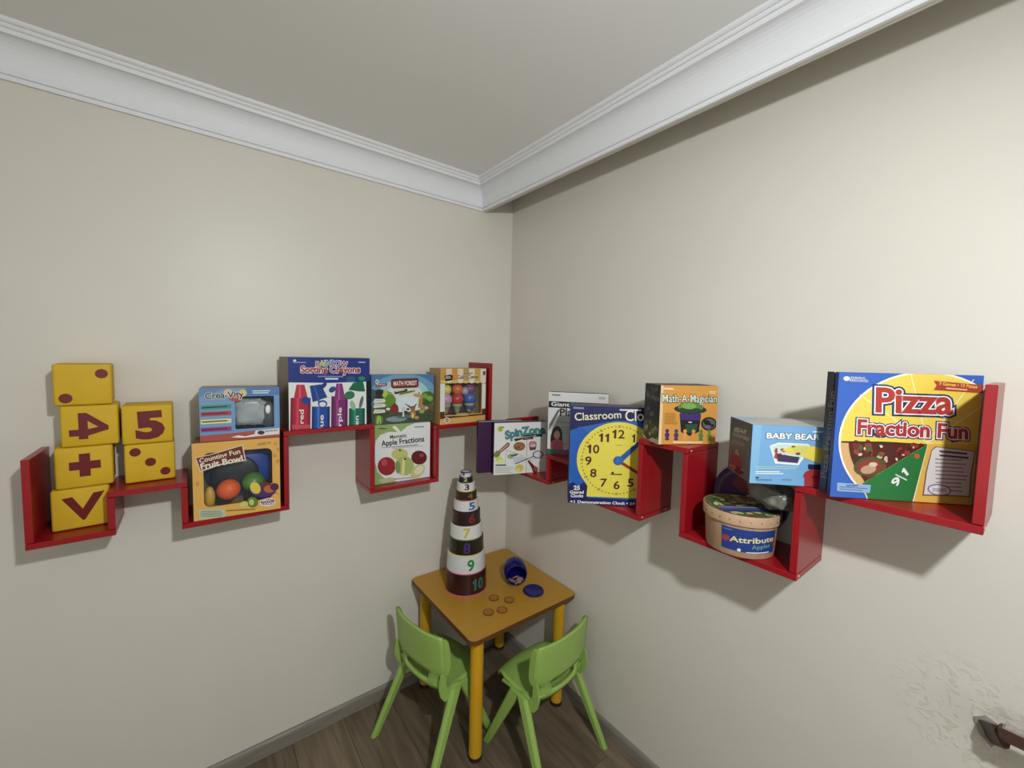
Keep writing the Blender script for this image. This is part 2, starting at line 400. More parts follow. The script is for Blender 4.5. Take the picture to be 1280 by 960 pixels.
# ------------------------------------------------------------------ yellow foam cubes
FOAM = mat('yellow_foam_vinyl', (206, 168, 40), rough=.6, spec=.25, noise=.05, nscale=14, bump=.15, bscale=60)
DRED = (112, 10, 12)
def cube(cx, z, ang, label, draw, s=.125, yf=-.1325, dots=()):
    root = empty('foam_cube', (cx, yf+s/2, z), R(ang), label, 'block', 'yellow foam cubes')
    bm = bmesh.new(); bm_box(bm, (-s/2, -s/2, .0005), (s/2, s/2, s-.0008), .006, 2)
    o = bm_obj('cube_body', bm, FOAM, root); sharp(o.data, 60)
    p = Print(lambda u, v, l: (-s/2+u*s, -s/2-l, v*s), ((0,0),(100,0),(100,100),(0,100)))
    draw(p)
    if p.v: p.build('front_mark', root)
    for x_, y_, r_ in dots:
        q = Print(lambda u, v, l: (-s/2+u*s, -s/2-l, v*s), ((0,0),(100,0),(100,100),(0,100))); q.ell(x_, y_, r_, r_, DRED); q.build('red_dot', root)
    return root
z = 1.1375
def d_v(p): p.poly([(18,22),(36,20),(53,52),(72,16),(92,14),(56,80),(52,80)], DRED)
cube(-1.7225, z, 3, 'yellow foam cube with red chevron, lowest in the tall stack', d_v)
def d_plus(p): p.rect(41,17,60,73,DRED).rect(24,36,78,56,DRED)
cube(-1.712, z+.125, 4, 'yellow foam cube with red plus sign', d_plus)
def d_4(p):
    p.text('4', (72, 20), (72, 72), 58, DRED, .045) if False else p.poly([(30,18),(44,18),(82,52),(82,62),(46,74),(46,82),(30,82),(30,74),(14,74),(14,58),(30,58)], DRED)
    p.poly([(46,38),(46,58),(64,54)], (206,168,40))
cube(-1.695, z+.250, 3, 'yellow foam cube with red four lying on its side', d_4)
cube(-1.707, z+.375, 4, 'yellow foam cube with two red dots, topmost in the tall stack', lambda p: None, dots=((82,24,11.5),(20,82,11.5)))
cube(-1.559, 1.2555, 2, 'yellow foam cube with three red dots in a diagonal', lambda p: None, dots=((21,20,11),(50,49,11),(79,77,10.5)))
def d_5(p): p.text('5', (26, 84), (84, 82), 66, DRED, .06)
cube(-1.561, 1.3805, 1, 'yellow foam cube with red five on top of the dotted cube', d_5)

# ------------------------------------------------------------------ boxes
def game_box(name, label, BL, z, ang, w, h, d, side_c, cat='box', group=None, body=True, lean=0):
    a = R(ang); ex = Vector((math.cos(a), math.sin(a), 0)); ey = Vector((-math.sin(a), math.cos(a), 0))
    c = Vector((BL[0], BL[1], z)) + ex*w/2 + ey*d/2
    root = empty(name, c, a, label, cat, group)
    if lean: root.rotation_euler = (R(lean), 0, a)
    m = mat('card_%d_%d_%d' % side_c, side_c, rough=.45, spec=.35)
    if body: box('box_body', (-w/2, -d/2, .0004), (w/2, d/2, h), m, root, .0012)
    root['wd'] = w; 
    front = lambda u, v, l: (-w/2+u*w, -d/2-l, .0004+v*(h-.0004))
    left = lambda u, v, l: (-w/2-l, d/2-u*d, v*h)        # seen from the left: back edge at u=0, front edge at u=1
    top = lambda u, v, l: (-w/2+u*w, -d/2+v*d, h+l)
    return root, front, left, top
def open_body(root, w, h, d, side_c, hole, rad, face_c, depth=None):
    """carton with a die-cut window: hole=(u0,v0,u1,v1) in the front"""
    m = mat('card_%d_%d_%d' % side_c, side_c, rough=.45, spec=.35); t = .0015
    bm = bmesh.new()
    bm_box(bm, (-w/2, d/2-t, 0.0004), (w/2, d/2, h)); bm_box(bm, (-w/2, -d/2+t, 0.0004), (-w/2+t, d/2-t, h)); bm_box(bm, (w/2-t, -d/2+t, 0.0004), (w/2, d/2-t, h))
    bm_box(bm, (-w/2+t, -d/2+t, 0.0004), (w/2-t, d/2-t, t)); bm_box(bm, (-w/2+t, -d/2+t, h-t), (w/2-t, d/2-t, h))
    bm_obj('box_body', bm, m, root)
    u0, v0, u1, v1 = hole; X0, X1, Z0, Z1 = -w/2+u0*w, -w/2+u1*w, v0*h, v1*h
    outer = [(-w/2, 0.0004), (w/2, 0.0004), (w/2, h), (-w/2, h)]
    cs = [(X0+rad, Z0+rad, 180), (X1-rad, Z0+rad, 270), (X1-rad, Z1-rad, 0), (X0+rad, Z1-rad, 90)]
    vs_, fs = [], []; n = 5
    for yy in (-d/2, -d/2+t):
        for x_, z_ in outer: vs_.append((x_, yy, z_))
        for cx, cz, a0 in cs:
            for k in range(n+1): a = R(a0+90*k/n); vs_.append((cx+rad*math.cos(a), yy, cz+rad*math.sin(a)))
    N = 4+4*(n+1)
    for s_ in (0, 1):
        for q in range(4):
            b = s_*N+4+q*(n+1)
            for k in range(n):
                f = (s_*N+q, b+k+1, b+k); fs.append(f if s_ == 0 else f[::-1])
            q2 = (q+1) % 4; b2 = s_*N+4+q2*(n+1); f = (s_*N+q, s_*N+q2, b2, b+n); fs.append(f if s_ == 0 else f[::-1])
    for k in range(4*(n+1)):
        k2 = (k+1) % (4*(n+1)); fs.append((4+k, 4+k2, N+4+k2, N+4+k))
    for k in range(4): fs.append((k, N+k, N+(k+1) % 4, (k+1) % 4))
    pyd('window_frame', vs_, fs, mat('card_%d_%d_%d' % face_c, face_c, rough=.42, spec=.35), root)
    gl = glass_mat('clear_window_film', (235, 240, 240), .08, .03, .5)
    pyd('window_film', [(X0-.003, -d/2+.004, Z0-.003), (X1+.003, -d/2+.004, Z0-.003), (X1+.003, -d/2+.004, Z1+.003), (X0-.003, -d/2+.004, Z1+.003)], [(0,1,2,3)], gl, root)
WHITE = (226,226,224)
# --- fruit bowl carton (zoom frame 220,430 x4)
w, h, d = .252, .262, .125
root, fr, lf, tp = game_box('fruit_bowl_carton', 'yellow windowed carton with toy fruit and bowl inside', (-1.450, -.196), 1.1165, -5.5, w, h, d, (120,92,56), body=False)
open_body(root, w, h, d, (120,92,56), (.115, .16, .905, .865), .018, (214,166,84))
Q = ((108,487),(540,478),(535,815),(108,882))
p = Print(fr, Q)
p.blobs(115,500,150,860,10,[(224,180,100),(205,152,70)],14).blobs(500,500,532,790,8,[(226,184,104),(204,150,70)],14)
p.poly([(133,820),(270,815),(272,856),(140,870)], (188,196,170)).bars(145,830,262,862,4,(120,130,110),.4,-.03)
p.poly([(124,556),(200,545),(366,503),(380,582),(250,600),(148,632)], (226,206,170)).poly([(130,560),(200,549),(362,509),(374,578),(250,594),(152,624)], (112,42,32))
p.text('Counting Fun', (148,586), (354,545), 23, (232,222,196), .02, arch=0)
p.text('Fruit Bowl', (154,618), (366,582), 29, (236,228,206), .03)
p.text('AGES 3+', (438,512), (500,506), 12, (110,70,30), .0)
p.ell(455,728,62,34,(70,50,110)).ell(420,716,30,24,(226,200,70),60).ell(470,708,26,20,(110,40,60)).ell(486,722,26,18,(190,100,50)).ell(510,712,20,18,(80,40,70))
p.ell(405,785,26,26,(96,130,46)).ell(400,785,12,15,(190,200,120)).ell(362,795,22,14,(214,200,110),-20)
p.poly([(440,776),(480,764),(512,770),(510,798),(475,805),(442,802)], WHITE).poly([(444,780),(480,768),(508,773),(507,784),(444,790)], (170,40,60)).text('SMART', (450,784), (502,780), 11, WHITE, .02).text('SNACKS', (448,799), (506,796), 10, (60,60,120), .02)
p.bars(275,824,440,830,1,(150,100,40),.8,-.06)
p.build('front_print', root)
bowl = ball('bowl', (0.004, 0.026, .140), .112, mat('bowl_blue', (22,58,138), .35), root, 4, (.92, .2, .82))
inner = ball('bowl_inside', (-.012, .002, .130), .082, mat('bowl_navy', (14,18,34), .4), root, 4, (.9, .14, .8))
ball('toy_orange', (-.030, -.018, .082), .036, mat('toy_orange', (214,88,34), .5, noise=.05, bump=.3, bscale=90), root, 3)
ball('toy_apple', (.044, -.015, .098), .036, mat('toy_green', (70,120,40), .35), root, 3, (1, 1, .95))
ball('toy_banana', (-.085, -.02, .062), .034, mat('toy_banana', (196,150,50), .45), root, 2, (.5, .5, 1.2))
ball('toy_lemon', (.062, -.02, .06), .022, mat('toy_banana', (196,150,50), .45), root, 2, (1.2,.8,.8))
box('carton_backing', (-.118, .053, .03), (.118, .055, .245), mat('green_backing', (84,90,44), .6), root)

# --- clay set carton on top (zoom frame 240,470 x9.846)
w, h, d = .232, .180, .115
root, fr, lf, tp = game_box('craft_carton', 'blue craft carton with grey bag window, lying on the fruit carton', (-1.427, -.186), 1.379, -6, w, h, d, (126,112,104), body=False, lean=0)
open_body(root, w, h, d, (126,112,104), (.425, .205, .925, .835), .004, (104,146,190))
Q = ((172,155),(1112,150),(1105,785),(190,830))
p = Print(fr, Q)
p.poly([(172,155),(720,152),(560,260),(545,700),(190,720)], (116,158,196)).poly([(180,155),(500,152),(300,230),(178,260)], (96,138,186))
p.poly([(720,152),(1112,150),(1108,250),(720,255)], (72,120,180))
p.ell(510,215,52,48,(206,190,160)).ell(680,220,48,46,(214,202,110)).ell(600,285,80,42,(176,80,66))
p.text('Crea-Vity', (245,290), (692,270), 82, (70,44,44), .02, outl=((.05,(228,222,214)),))
for y0, c, tcx in ((372,(70,150,128),(20,60,60)), (455,(178,66,80),(90,20,40)), (552,(226,222,150),(60,60,40)), (652,(158,52,128),(80,20,70))):
    p.poly([(196,y0),(545,y0-12),(545,y0+44),(196,y0+56)], c).poly([(210,y0+20),(500,y0+8),(500,y0+22),(210,y0+36)], tcx)
p.poly([(186,752),(600,722),(820,700),(1106,690),(1106,800),(190,832)], (176,78,66))
p.poly([(540,778),(620,756),(700,770),(760,758),(820,745),(880,750),(800,775),(680,786)], (244,236,230))
p.poly([(822,700),(1100,676),(1098,752),(800,775)], (222,222,222)).ell(886,728,42,26,(90,30,34)).text('Kid Room', (936,722), (1080,710), 24, (40,40,46), .02)
p.bars(795,188,1045,240,2,(216,228,236),.5)
p.build('front_print', root)
def crumple(name, sx, sy, sz, m, parent, seed, k1=.22, k2=.10, sub=4, pw=.6):
    from mathutils import noise as mn
    bm = bmesh.new(); bmesh.ops.create_icosphere(bm, subdivisions=sub, radius=1)
    for v in bm.verts:
        c = v.co.copy(); n_ = 1+mn.noise(c*2.1+Vector((seed, 0, 0)))*k1+mn.noise(c*6+Vector((0, seed, 0)))*k2
        c = Vector([math.copysign(abs(q)**pw, q) for q in c])*n_
        v.co = Vector((c.x*sx, c.y*sy, c.z*sz))
    return bm_obj(name, bm, m, parent, True)
o = crumple('clay_bag', .050, .016, .048, mat('grey_clay_bag', (146,154,156), .3, noise=.10, nscale=30, bump=.3, bscale=40), root, 4.0, .16, .12); o.location = (.026, -.026, .092)
ball('toy_penguin', (.083, -.03, .078), .034, mat('toy_black', (66,70,72), .3), root, 3, (.75, .4, 1.45))
ball('penguin_belly', (.080, -.044, .100), .012, mat('toy_white', (226,228,228), .4), root, 2, (.7, .4, 1.4))
ball('toy_wire', (.104, -.04, .06), .012, mat('toy_grey', (180,182,176), .4), root, 2, (.4, .4, 2.2))
box('carton_backing', (-.02, .012, .03), (.112, .014, .155), mat('dark_backing', (46,50,54), .6), root)

# --- crayons box (zoom frame 340,430 x7.386)
w, h, d = .303, .272, .145
root, fr, lf, tp = game_box('crayon_game_box', 'blue and white game box picturing giant crayons', (-1.164, -.196), 1.3955, 3, w, h, d, (112,106,98))
Q = ((135,135),(905,130),(908,745),(157,800))
p = Print(fr, Q)
p.poly(Q, (228,228,226)).poly([(135,135),(905,130),(906,345),(880,352),(520,368),(142,366)], (26,48,128))
p.poly([(872,350),(906,345),(908,745),(878,748)], (16,18,26))
p.text('Sorting Crayons', (252,276), (812,268), 62, (160,32,40), .03, outl=((.06,(234,230,230)),))
p.text('RAINBOW', (390,222), (692,220), 52, (120,80,140), .03, outl=((.06,(234,230,230)),), arch=14, cols=[(150,90,60),(170,170,60),(80,130,80),(60,90,160),(70,70,150),(120,70,140),(170,50,90)])
p.ell(195,165,15,10,WHITE).bars(180,178,325,190,1,(150,170,215),.6).bars(795,165,870,180,1,(190,200,225),.6).bars(410,302,665,318,1,(120,140,200),.7).bars(480,322,605,342,1,(220,224,235),.7)
def crayon(p, x0, x1, yt, yb, c, dk, lt):
    p.rect(x0,yt,x1,yb,c).rect(x0,yt,x0+(x1-x0)*.14,yb,dk).rect(x1-(x1-x0)*.14,yt,x1,yb,dk).rect(x0+(x1-x0)*.3,yt,x0+(x1-x0)*.42,yb,lt)
def tip(p, pts, c, lt): p.poly(pts, c); (x0,y0),(x1,y1),(x2,y2),(x3,y3) = pts; p.poly([(x0+.35*(x3-x0),y0),(x1+.35*(x2-x1),y1),(x1+.5*(x2-x1),y1),(x0+.5*(x3-x0),y0)], lt)
crayon(p,165,348,505,810,(176,28,58),(140,18,42),(212,60,90)); tip(p,[(193,508),(216,385),(288,385),(322,508)],(188,40,66),(222,90,112)); p.rect(185,748,340,785,(200,70,90))
p.rect(350,560,360,800,(220,220,222))
crayon(p,360,528,585,800,(24,74,158),(18,50,120),(60,120,200)); tip(p,[(366,545),(336,395),(440,380),(502,500)],(26,62,140),(50,90,170)); p.ell(305,530,44,34,(30,60,150),15).ell(462,395,40,20,(28,50,130),-40).ell(548,428,36,26,(34,70,150),-30)
p.ell(458,560,44,34,(30,80,160)).ell(458,565,30,22,(226,226,226))
crayon(p,540,695,490,790,(124,36,104),(92,24,80),(160,70,140)); tip(p,[(566,525),(585,372),(642,372),(672,525)],(136,46,116),(176,90,156))
crayon(p,708,860,602,770,(22,110,88),(14,80,64),(50,150,120)); p.ell(742,575,24,48,(150,186,150),-20).ell(825,545,16,60,(90,110,104),14).ell(712,480,50,38,(40,120,80),-10).poly([(700,430),(748,362),(840,345),(862,445),(800,445)],(24,104,72)).ell(828,322,34,18,(40,140,80)).ell(722,332,46,28,(36,90,120))
p.text('red', (285,738), (285,612), 42, WHITE, .02).text('blue', (468,850), (468,660), 42, WHITE, .02).text('purple', (636,880), (636,594), 38, WHITE, .02).text('green', (800,880), (800,672), 40, WHITE, .02)
p.build('front_print', root)
Print(lf, ((0,0),(1,0),(1,1),(0,1))).poly([(0,0),(1,0),(1,1),(0,1)], (116,100,72)).build('side_print', root)
Print(tp, ((0,0),(1,0),(1,1),(0,1))).poly([(0,0),(1,0),(1,1),(0,1)], (150,148,142)).build('top_print', root)

# --- apple fractions box (zoom frame 440,440 x5.053)
w, h, d = .254, .258, .075
root, fr, lf, tp = game_box('apple_game_box', 'white and green game box picturing cut apples', (-.828, -.148), 1.1185, -3, w, h, d, (206,206,204))
Q = ((143,462),(507,435),(505,785),(150,850))
p = Print(fr, Q)
GRN = (146,172,96)
p.poly(Q, (226,226,226)).poly([(143,462),(410,442),(360,462),(320,495),(300,500),(235,500),(180,520),(150,560),(145,600)], GRN).poly([(146,690),(165,760),(205,800),(258,815),(300,822),(150,850)], GRN)
p.poly([(258,470),(272,458),(290,468),(315,500),(322,508),(300,512),(285,490)], (228,228,226)).bars(170,475,225,486,1,(60,80,50),.6).bars(405,465,480,476,1,(120,130,120),.6,-.05)
p.text('Magnetic', (247,545), (356,532), 24, (44,44,48), .02).text('Apple Fractions', (190,594), (470,560), 36, (32,32,40), .025)
p.bars(192,603,430,612,1,(150,150,160),.5,-.1).bars(262,600,470,616,2,(120,120,130),.3,-.1)
p.ell(310,645,54,38,(196,196,110)).ell(312,620,8,6,(60,40,20)).ell(226,725,60,60,(152,32,40)).ell(210,700,20,24,(184,70,74)).ell(436,665,50,45,(104,22,34)).ell(452,650,14,12,(150,70,76))
p.ell(342,720,62,62,(170,184,104)).poly([(330,672),(346,672),(342,780),(322,776)],(226,218,150)).ell(300,730,16,40,(120,150,90)).ell(345,676,8,6,(60,50,20))
p.ell(428,752,54,34,(196,200,130),-45).ell(436,746,36,22,(226,222,180),-45)
p.poly([(165,815),(258,795),(300,808),(200,838)], (180,190,150)).bars(275,805,410,812,1,(120,120,120),.6,-.12)
p.build('front_print', root)

# --- math forest box on top of it (zoom frame 455,455 x11.3)
w, h, d = .285, .218, .07
root, fr, lf, tp = game_box('forest_game_box', 'blue game box picturing forest animals, standing on the apple box', (-.836, -.128), 1.3775, -4, w, h, d, (96,120,140))
Q = ((95,150),(1075,140),(1075,840),(105,866))
p = Print(fr, Q)
p.poly(Q, (70,120,166)).ell(600,420,520,290,(104,160,190)).ell(600,440,400,240,(160,200,206)).ell(600,460,300,180,(206,220,214))
p.poly([(95,600),(1075,600),(1075,850),(95,870)], (70,92,52))
p.ell(110,440,70,90,(60,84,92)).ell(330,480,110,100,(140,170,50)).ell(380,520,90,90,(96,140,40)).ell(290,420,50,50,(176,196,70))
p.ell(970,500,130,110,(70,110,40)).ell(930,460,50,40,(120,160,60)).ell(1010,500,50,40,(130,170,80)).ell(960,570,60,50,(60,90,40))
p.ell(960,700,140,110,(110,84,52)).ell(920,640,40,40,(160,130,90)).ell(1000,720,40,50,(80,60,40)).ell(960,640,26,20,(206,190,160))
p.poly([(500,470),(850,470),(860,660),(700,690),(510,690)], (214,224,228))
p.poly([(150,380),(185,355),(270,360),(280,390),(250,470),(180,480)], (34,36,44)).ell(215,470,70,22,(44,46,54))
p.ell(450,660,64,80,(140,36,40)).poly([(400,600),(450,550),(500,600)], (120,30,34))
p.poly([(95,700),(400,690),(700,700),(1075,690),(1075,850),(105,866)], (66,80,60)).ell(480,790,160,40,(130,150,150)).ell(250,700,120,30,(56,76,40)).ell(600,760,120,26,(90,110,100))
p.ell(212,795,64,70,(96,140,40)).ell(200,790,20,64,(170,190,80),8).ell(236,795,10,60,(170,190,80),-6)
for yy in (490,560,640): p.poly([(150,yy),(300,yy+8),(310,yy+30),(300,yy+50),(135,yy+62),(128,yy+46)], (226,224,206)).bars(160,yy+22,270,yy+34,1,(150,150,130),.6)
p.poly([(150,690),(165,690),(165,850),(150,850)],(110,80,40))
p.ell(740,720,46,70,(170,110,50)).ell(735,640,40,36,(160,100,50)).poly([(700,640),(610,575),(620,570),(715,620)],(50,40,36)).poly([(760,640),(800,575),(790,570),(745,620)],(50,40,36)).ell(735,745,22,44,(220,190,140))
p.ell(590,650,34,36,(200,200,200)).rect(575,680,600,760,(220,220,220)).ell(625,690,30,16,(30,30,34)).ell(660,650,24,16,(40,44,50))
p.poly([(820,640),(840,450),(880,430),(900,640)], (190,140,80)).ell(800,450,56,28,(200,150,90),10).blobs(830,460,890,620,8,[(120,76,40)],14).ell(835,415,14,16,(170,120,70))
p.ell(880,690,44,30,(150,170,70)).ell(800,780,36,24,(180,150,90)).ell(350,640,30,20,(220,220,216))
p.poly([(385,225),(425,205),(800,190),(826,215),(822,318),(790,335),(420,345),(392,318)], (118,34,32)).text('MATH FOREST', (428,306), (800,294), 66, (236,226,214), .02)
p.poly([(440,385),(640,350),(648,395),(450,430)], (44,46,40)).poly([(512,412),(765,366),(770,398),(520,445)], (160,160,60)).bars(455,385,630,410,1,(210,210,190),.5,-.17).bars(530,415,755,440,1,(60,60,30),.5,-.17)
p.ell(180,245,26,32,(226,224,230)).ell(180,245,14,18,(70,120,166)).poly([(150,280),(330,270),(325,308),(160,318)],(150,40,52)).bars(165,285,310,305,1,(226,200,204),.5)
p.build('front_print', root)

# --- ice-cream cones carton (zoom frame 530,440 x8)
w, h, d = .252, .262, .11
root, fr, lf, tp = game_box('cone_carton', 'tan windowed carton with toy ice cream cones and striped awning print', (-.540, -.190), 1.3635, 0, w, h, d, (170,140,92), body=False)
open_body(root, w, h, d, (170,140,92), (.1, .16, .905, .735), .004, (206,162,92))
Q = ((160,170),(632,160),(630,672),(160,722))
p = Print(fr, Q)
p.poly([(160,322),(208,320),(208,590),(160,592)], (222,220,214)).poly([(592,312),(632,310),(630,548),(592,555)], (222,220,214))
cols = [(200,150,70),(226,206,164),(214,140,60),(228,212,176),(186,150,62),(230,216,186),(206,160,74),(226,214,190)]
for k in range(8):
    x0, x1 = 160+k*59, 160+(k+1)*59; yb = 285
    p.poly([(x0,172-k*1.2),(x1,171-k*1.2),(x1,yb-k),(x0,yb-k)], cols[k])
    p.ell((x0+x1)/2, yb-k, 29, 28, cols[k] if k % 2 else (214,186,110), a0=0, a1=180)
p.poly([(200,240),(262,226),(288,236),(284,280),(214,292)], (30,26,28)).bars(212,246,276,276,2,(210,200,190),.5,-.1)
p.text('Rainbow', (402,222), (496,216), 22, (60,40,50), .02, outl=((.05,(236,220,190)),)).text('Color Cones', (336,268), (550,258), 40, (60,40,50), .02, outl=((.05,(236,220,190)),))
p.rect(600,185,625,225,(90,90,96))
p.poly([(160,594),(206,592),(206,650),(160,660)], (92,50,36)).poly([(594,556),(632,550),(631,606),(594,614)], (92,50,36)).poly([(160,645),(631,598),(631,612),(160,664)], (92,50,36))
p.bars(330,605,470,620,1,(206,190,170),.5,-.05).bars(300,626,500,640,1,(180,150,130),.5,-.05)
p.ell(232,674,28,28,(226,222,214)).ell(232,674,18,18,(90,92,96)).ell(232,674,8,8,(220,220,220))
p.build('front_print', root)
cone_m = mat('toy_cone', (150,146,104), .5)
def scoop(x, z, r, c, nm): ball('toy_scoop', (x, -.012, z), r, mat('toy_scoop_'+nm, c, .25), root, 2)
for x_, zc, cols_ in ((-.075, .07, [((176,140,166),'lilac'), ((200,190,80),'lemon')]), (-.012, .07, [((168,40,44),'red'), ((196,100,50),'orange')]), (.058, .07, [((60,90,160),'blue'), ((120,70,110),'plum')])):
    o = lathe('toy_cone', [(.010,0),(.020,.03),(.026,.034),(.026,.044)], cone_m, root, 16); o.location = (x_, -.012, .046)
    for i, (c, nm) in enumerate(cols_): scoop(x_, .112+.048*i, .033-.004*i, c, nm)
scoop(.03, .15, .022, (150,156,160), 'grey'); scoop(.062, .078, .026, (56,86,150), 'sea')
box('carton_backing', (-.1, .02, .04), (.1, .022, .19), mat('plum_backing', (66,44,56), .6), root)

# --- spinner game box + purple box behind it (zoom frame 590,470 x6.4)
w, h, d = .262, .243, .045
root, fr, lf, tp = game_box('spinner_game_box', 'white game box with teal title and snack pictures, jutting from the shelf', (-.352, -.362), 1.1385, -19, w, h, d, (30,28,34))
Q = ((165,378),(592,372),(588,778),(165,802))
p = Print(fr, Q)
p.poly(Q, (224,224,220))
p.ell(212,428,26,20,(206,206,70),30).ell(214,424,14,22,(160,170,40),10).ell(235,412,8,6,(60,90,40))
p.text('SpinZone', (258,512), (580,470), 66, (70,140,146), .03, outl=((.03,(36,70,80)),), arch=14)
p.poly([(325,508),(430,478),(548,470),(556,492),(440,500),(335,530)], (50,44,46)).bars(340,500,545,512,1,(220,200,196),.5,-.1).poly([(398,500),(480,488),(482,512),(402,520)], (60,40,44)).bars(410,505,470,512,1,(210,160,160),.5)
p.line(432,500,428,790,3,(120,120,124)).line(265,600,400,645,3,(130,130,134)).line(268,600,255,710,3,(150,150,150)).line(440,690,590,640,3,(150,150,150))
p.ell(370,570,48,36,(150,96,56)).blobs(340,550,400,590,14,[(190,130,80),(120,70,44)],7).ell(478,548,32,20,(190,120,130)).poly([(446,555),(510,555),(502,600),(456,605)], (110,60,66)).ell(478,565,26,14,(214,180,180))
p.poly([(185,620),(275,535),(292,545),(285,570),(205,632)], (120,40,44)).poly([(196,618),(276,546),(284,556),(206,626)], (206,150,140)).ell(190,630,24,30,(120,130,70),40)
p.ell(210,675,30,24,(206,210,90),20).ell(218,690,22,18,(226,228,130)).ell(300,650,26,20,(150,170,130)).ell(330,640,30,10,(90,110,70),-10).poly([(310,660),(400,650),(440,670),(340,712)], (196,200,210))
p.line(340,712,520,640,7,(60,64,80)).ell(522,638,44,32,(90,100,110)).ell(522,638,34,24,(210,222,220))
p.ell(372,748,36,30,(206,190,80),-30).ell(360,762,20,18,(226,212,120)).poly([(436,688),(450,684),(500,735),(526,770),(510,792),(485,780),(470,740)], (90,30,36)).ell(505,755,18,22,(150,70,60),-30)
p.bars(180,715,285,728,1,(60,64,66),.8).bars(178,738,330,790,5,(170,172,174),.35,-.02)
p.build('front_print', root)
root, fr, lf, tp = game_box('purple_box', 'plain dark purple box standing behind the white spinner game', (-.398, -.296), 1.1385, -19, .215, .246, .03, (52,10,58))
Print(fr, ((0,0),(1,0),(1,1),(0,1))).poly([(.0,.0),(1,0),(1,.012),(0,.012)], (176,160,170)).build('lid_edge', root)

# --- giant magnetic box (zoom frame 680,460 x4.8)
w, h, d = .258, .279, .04
root, fr, lf, tp = game_box('magnet_game_box', 'flat white game box picturing a dark haired girl, behind the clock box', (-.196, -.552), 1.2575, -52, w, h, d, (28,30,32))
Q = ((20,145),(378,140),(380,522),(25,518))
p = Print(fr, Q)
p.poly(Q, (216,216,216)).poly([(22,200),(378,196),(378,236),(22,238)], (24,24,26)).text('Giant Magnetic', (38,228), (340,224), 24, (232,232,230), .02)
p.bars(40,158,105,172,1,(110,110,116),.6).bars(320,158,362,176,2,(130,130,130),.5)
p.poly([(100,250),(360,250),(378,300),(378,480),(60,480),(40,410)], (164,166,168)).poly([(30,340),(78,250),(92,250),(30,380)], (110,112,110)).line(30,370,88,248,5,(70,74,70))
p.text('Place', (92,285), (230,280), 46, (30,30,32), .02).bars(80,320,200,330,1,(120,120,120),.5).bars(110,350,200,400,3,(140,140,140),.3)
p.ell(80,395,32,48,(34,26,30)).ell(60,430,18,50,(34,26,30)).ell(100,430,14,40,(34,26,30)).ell(80,400,18,26,(190,140,124)).ell(84,468,42,44,(168,74,92)).line(118,470,150,440,12,(190,140,124))
p.poly([(25,486),(380,488),(380,522),(25,518)], (36,100,72)).poly([(70,500),(150,480),(200,520),(70,520)],(120,60,80))
p.build('front_print', root)

# --- clock box (zoom frame 680,460 x4.8)
w, h, d = .325, .376, .085
root, fr, lf, tp = game_box('clock_box', 'large blue box picturing a yellow clock face', (-.312, -.803), 1.1335, -43.3, w, h, d, (66,66,70))
Q = ((148,225),(655,214),(660,832),(150,800))
p = Print(fr, Q)
BLUE, NAVY, YEL = (22,98,180), (30,30,92), (232,216,66)
p.poly(Q, BLUE).poly([(148,225),(655,214),(655,330),(520,300),(400,300),(280,330),(200,350),(148,372)], NAVY).poly([(148,690),(180,672),(225,668),(258,700),(262,770),(660,790),(660,832),(150,802)], NAVY).ell(205,520,60,175,(20,90,176))
p.ell(430,535,240,226,YEL,n=48).poly([(230,650),(640,650),(625,700),(622,776),(252,762),(256,700)], YEL)
cx, cy = 424, 541
for k in range(60):
    a = R(k*6); rr = 1.0; x_, y_ = cx+206*math.sin(a), cy-205*math.cos(a)
    p.ell(x_, y_, 4.2 if k % 5 else 0, 4.2 if k % 5 else 0, (110,100,40), n=6) if k % 5 else p.rect(x_-9, y_-7, x_+9, y_+7, (176,160,60))
BR = (84,34,28)
for t_, x_, y_, ww, hh in (('12',420,380,72,52),('11',338,405,58,50),('10',280,474,68,52),('9',255,545,36,52),('8',286,618,36,50),('7',347,676,38,50),('6',423,690,36,50),('5',504,674,36,50),('4',566,618,38,50),('3',592,545,34,50),('2',566,470,36,50),('1',509,402,20,50)):
    p.text(t_, (x_-ww/2, y_+hh/2), (x_+ww/2, y_+hh/2), hh, BR, .018)
p.poly([(440,540),(600,640),(585,650),(430,556)], (150,50,40)).poly([(432,520),(600,360),(620,350),(612,372),(452,548)], (30,92,170)).ell(424,542,28,28,(36,100,176)).ell(424,540,4,4,(90,150,210))
p.bars(385,622,468,632,1,(90,80,40),.7).ell(396,616,8,6,(60,60,40)).bars(405,446,445,452,1,(180,160,60),.6)
p.text('Classroom', (172,312), (432,284), 46, (226,224,190), .012, outl=((.035,(20,20,40)),)).text('Clock', (455,300), (640,290), 66, (236,232,206), .012, outl=((.035,(20,20,40)),))
p.poly([(420,232),(545,226),(545,236),(420,240)], (230,230,230)).bars(160,232,232,250,1,(130,140,190),.6)
p.text('25', (178,722), (214,722), 26, WHITE, .04).text('Geared', (158,744), (236,744), 18, WHITE, .035).text('Clocks', (164,766), (234,766), 18, WHITE, .035)
p.text('+1 Demonstration Clock • 24 Student', (160,800), (640,818), 17, WHITE, .035)
p.build('front_print', root)
Print(lf, ((0,0),(1,0),(1,1),(0,1))).poly([(0,0),(1,0),(1,1),(0,1)], (34,34,58)).build('side_print', root)

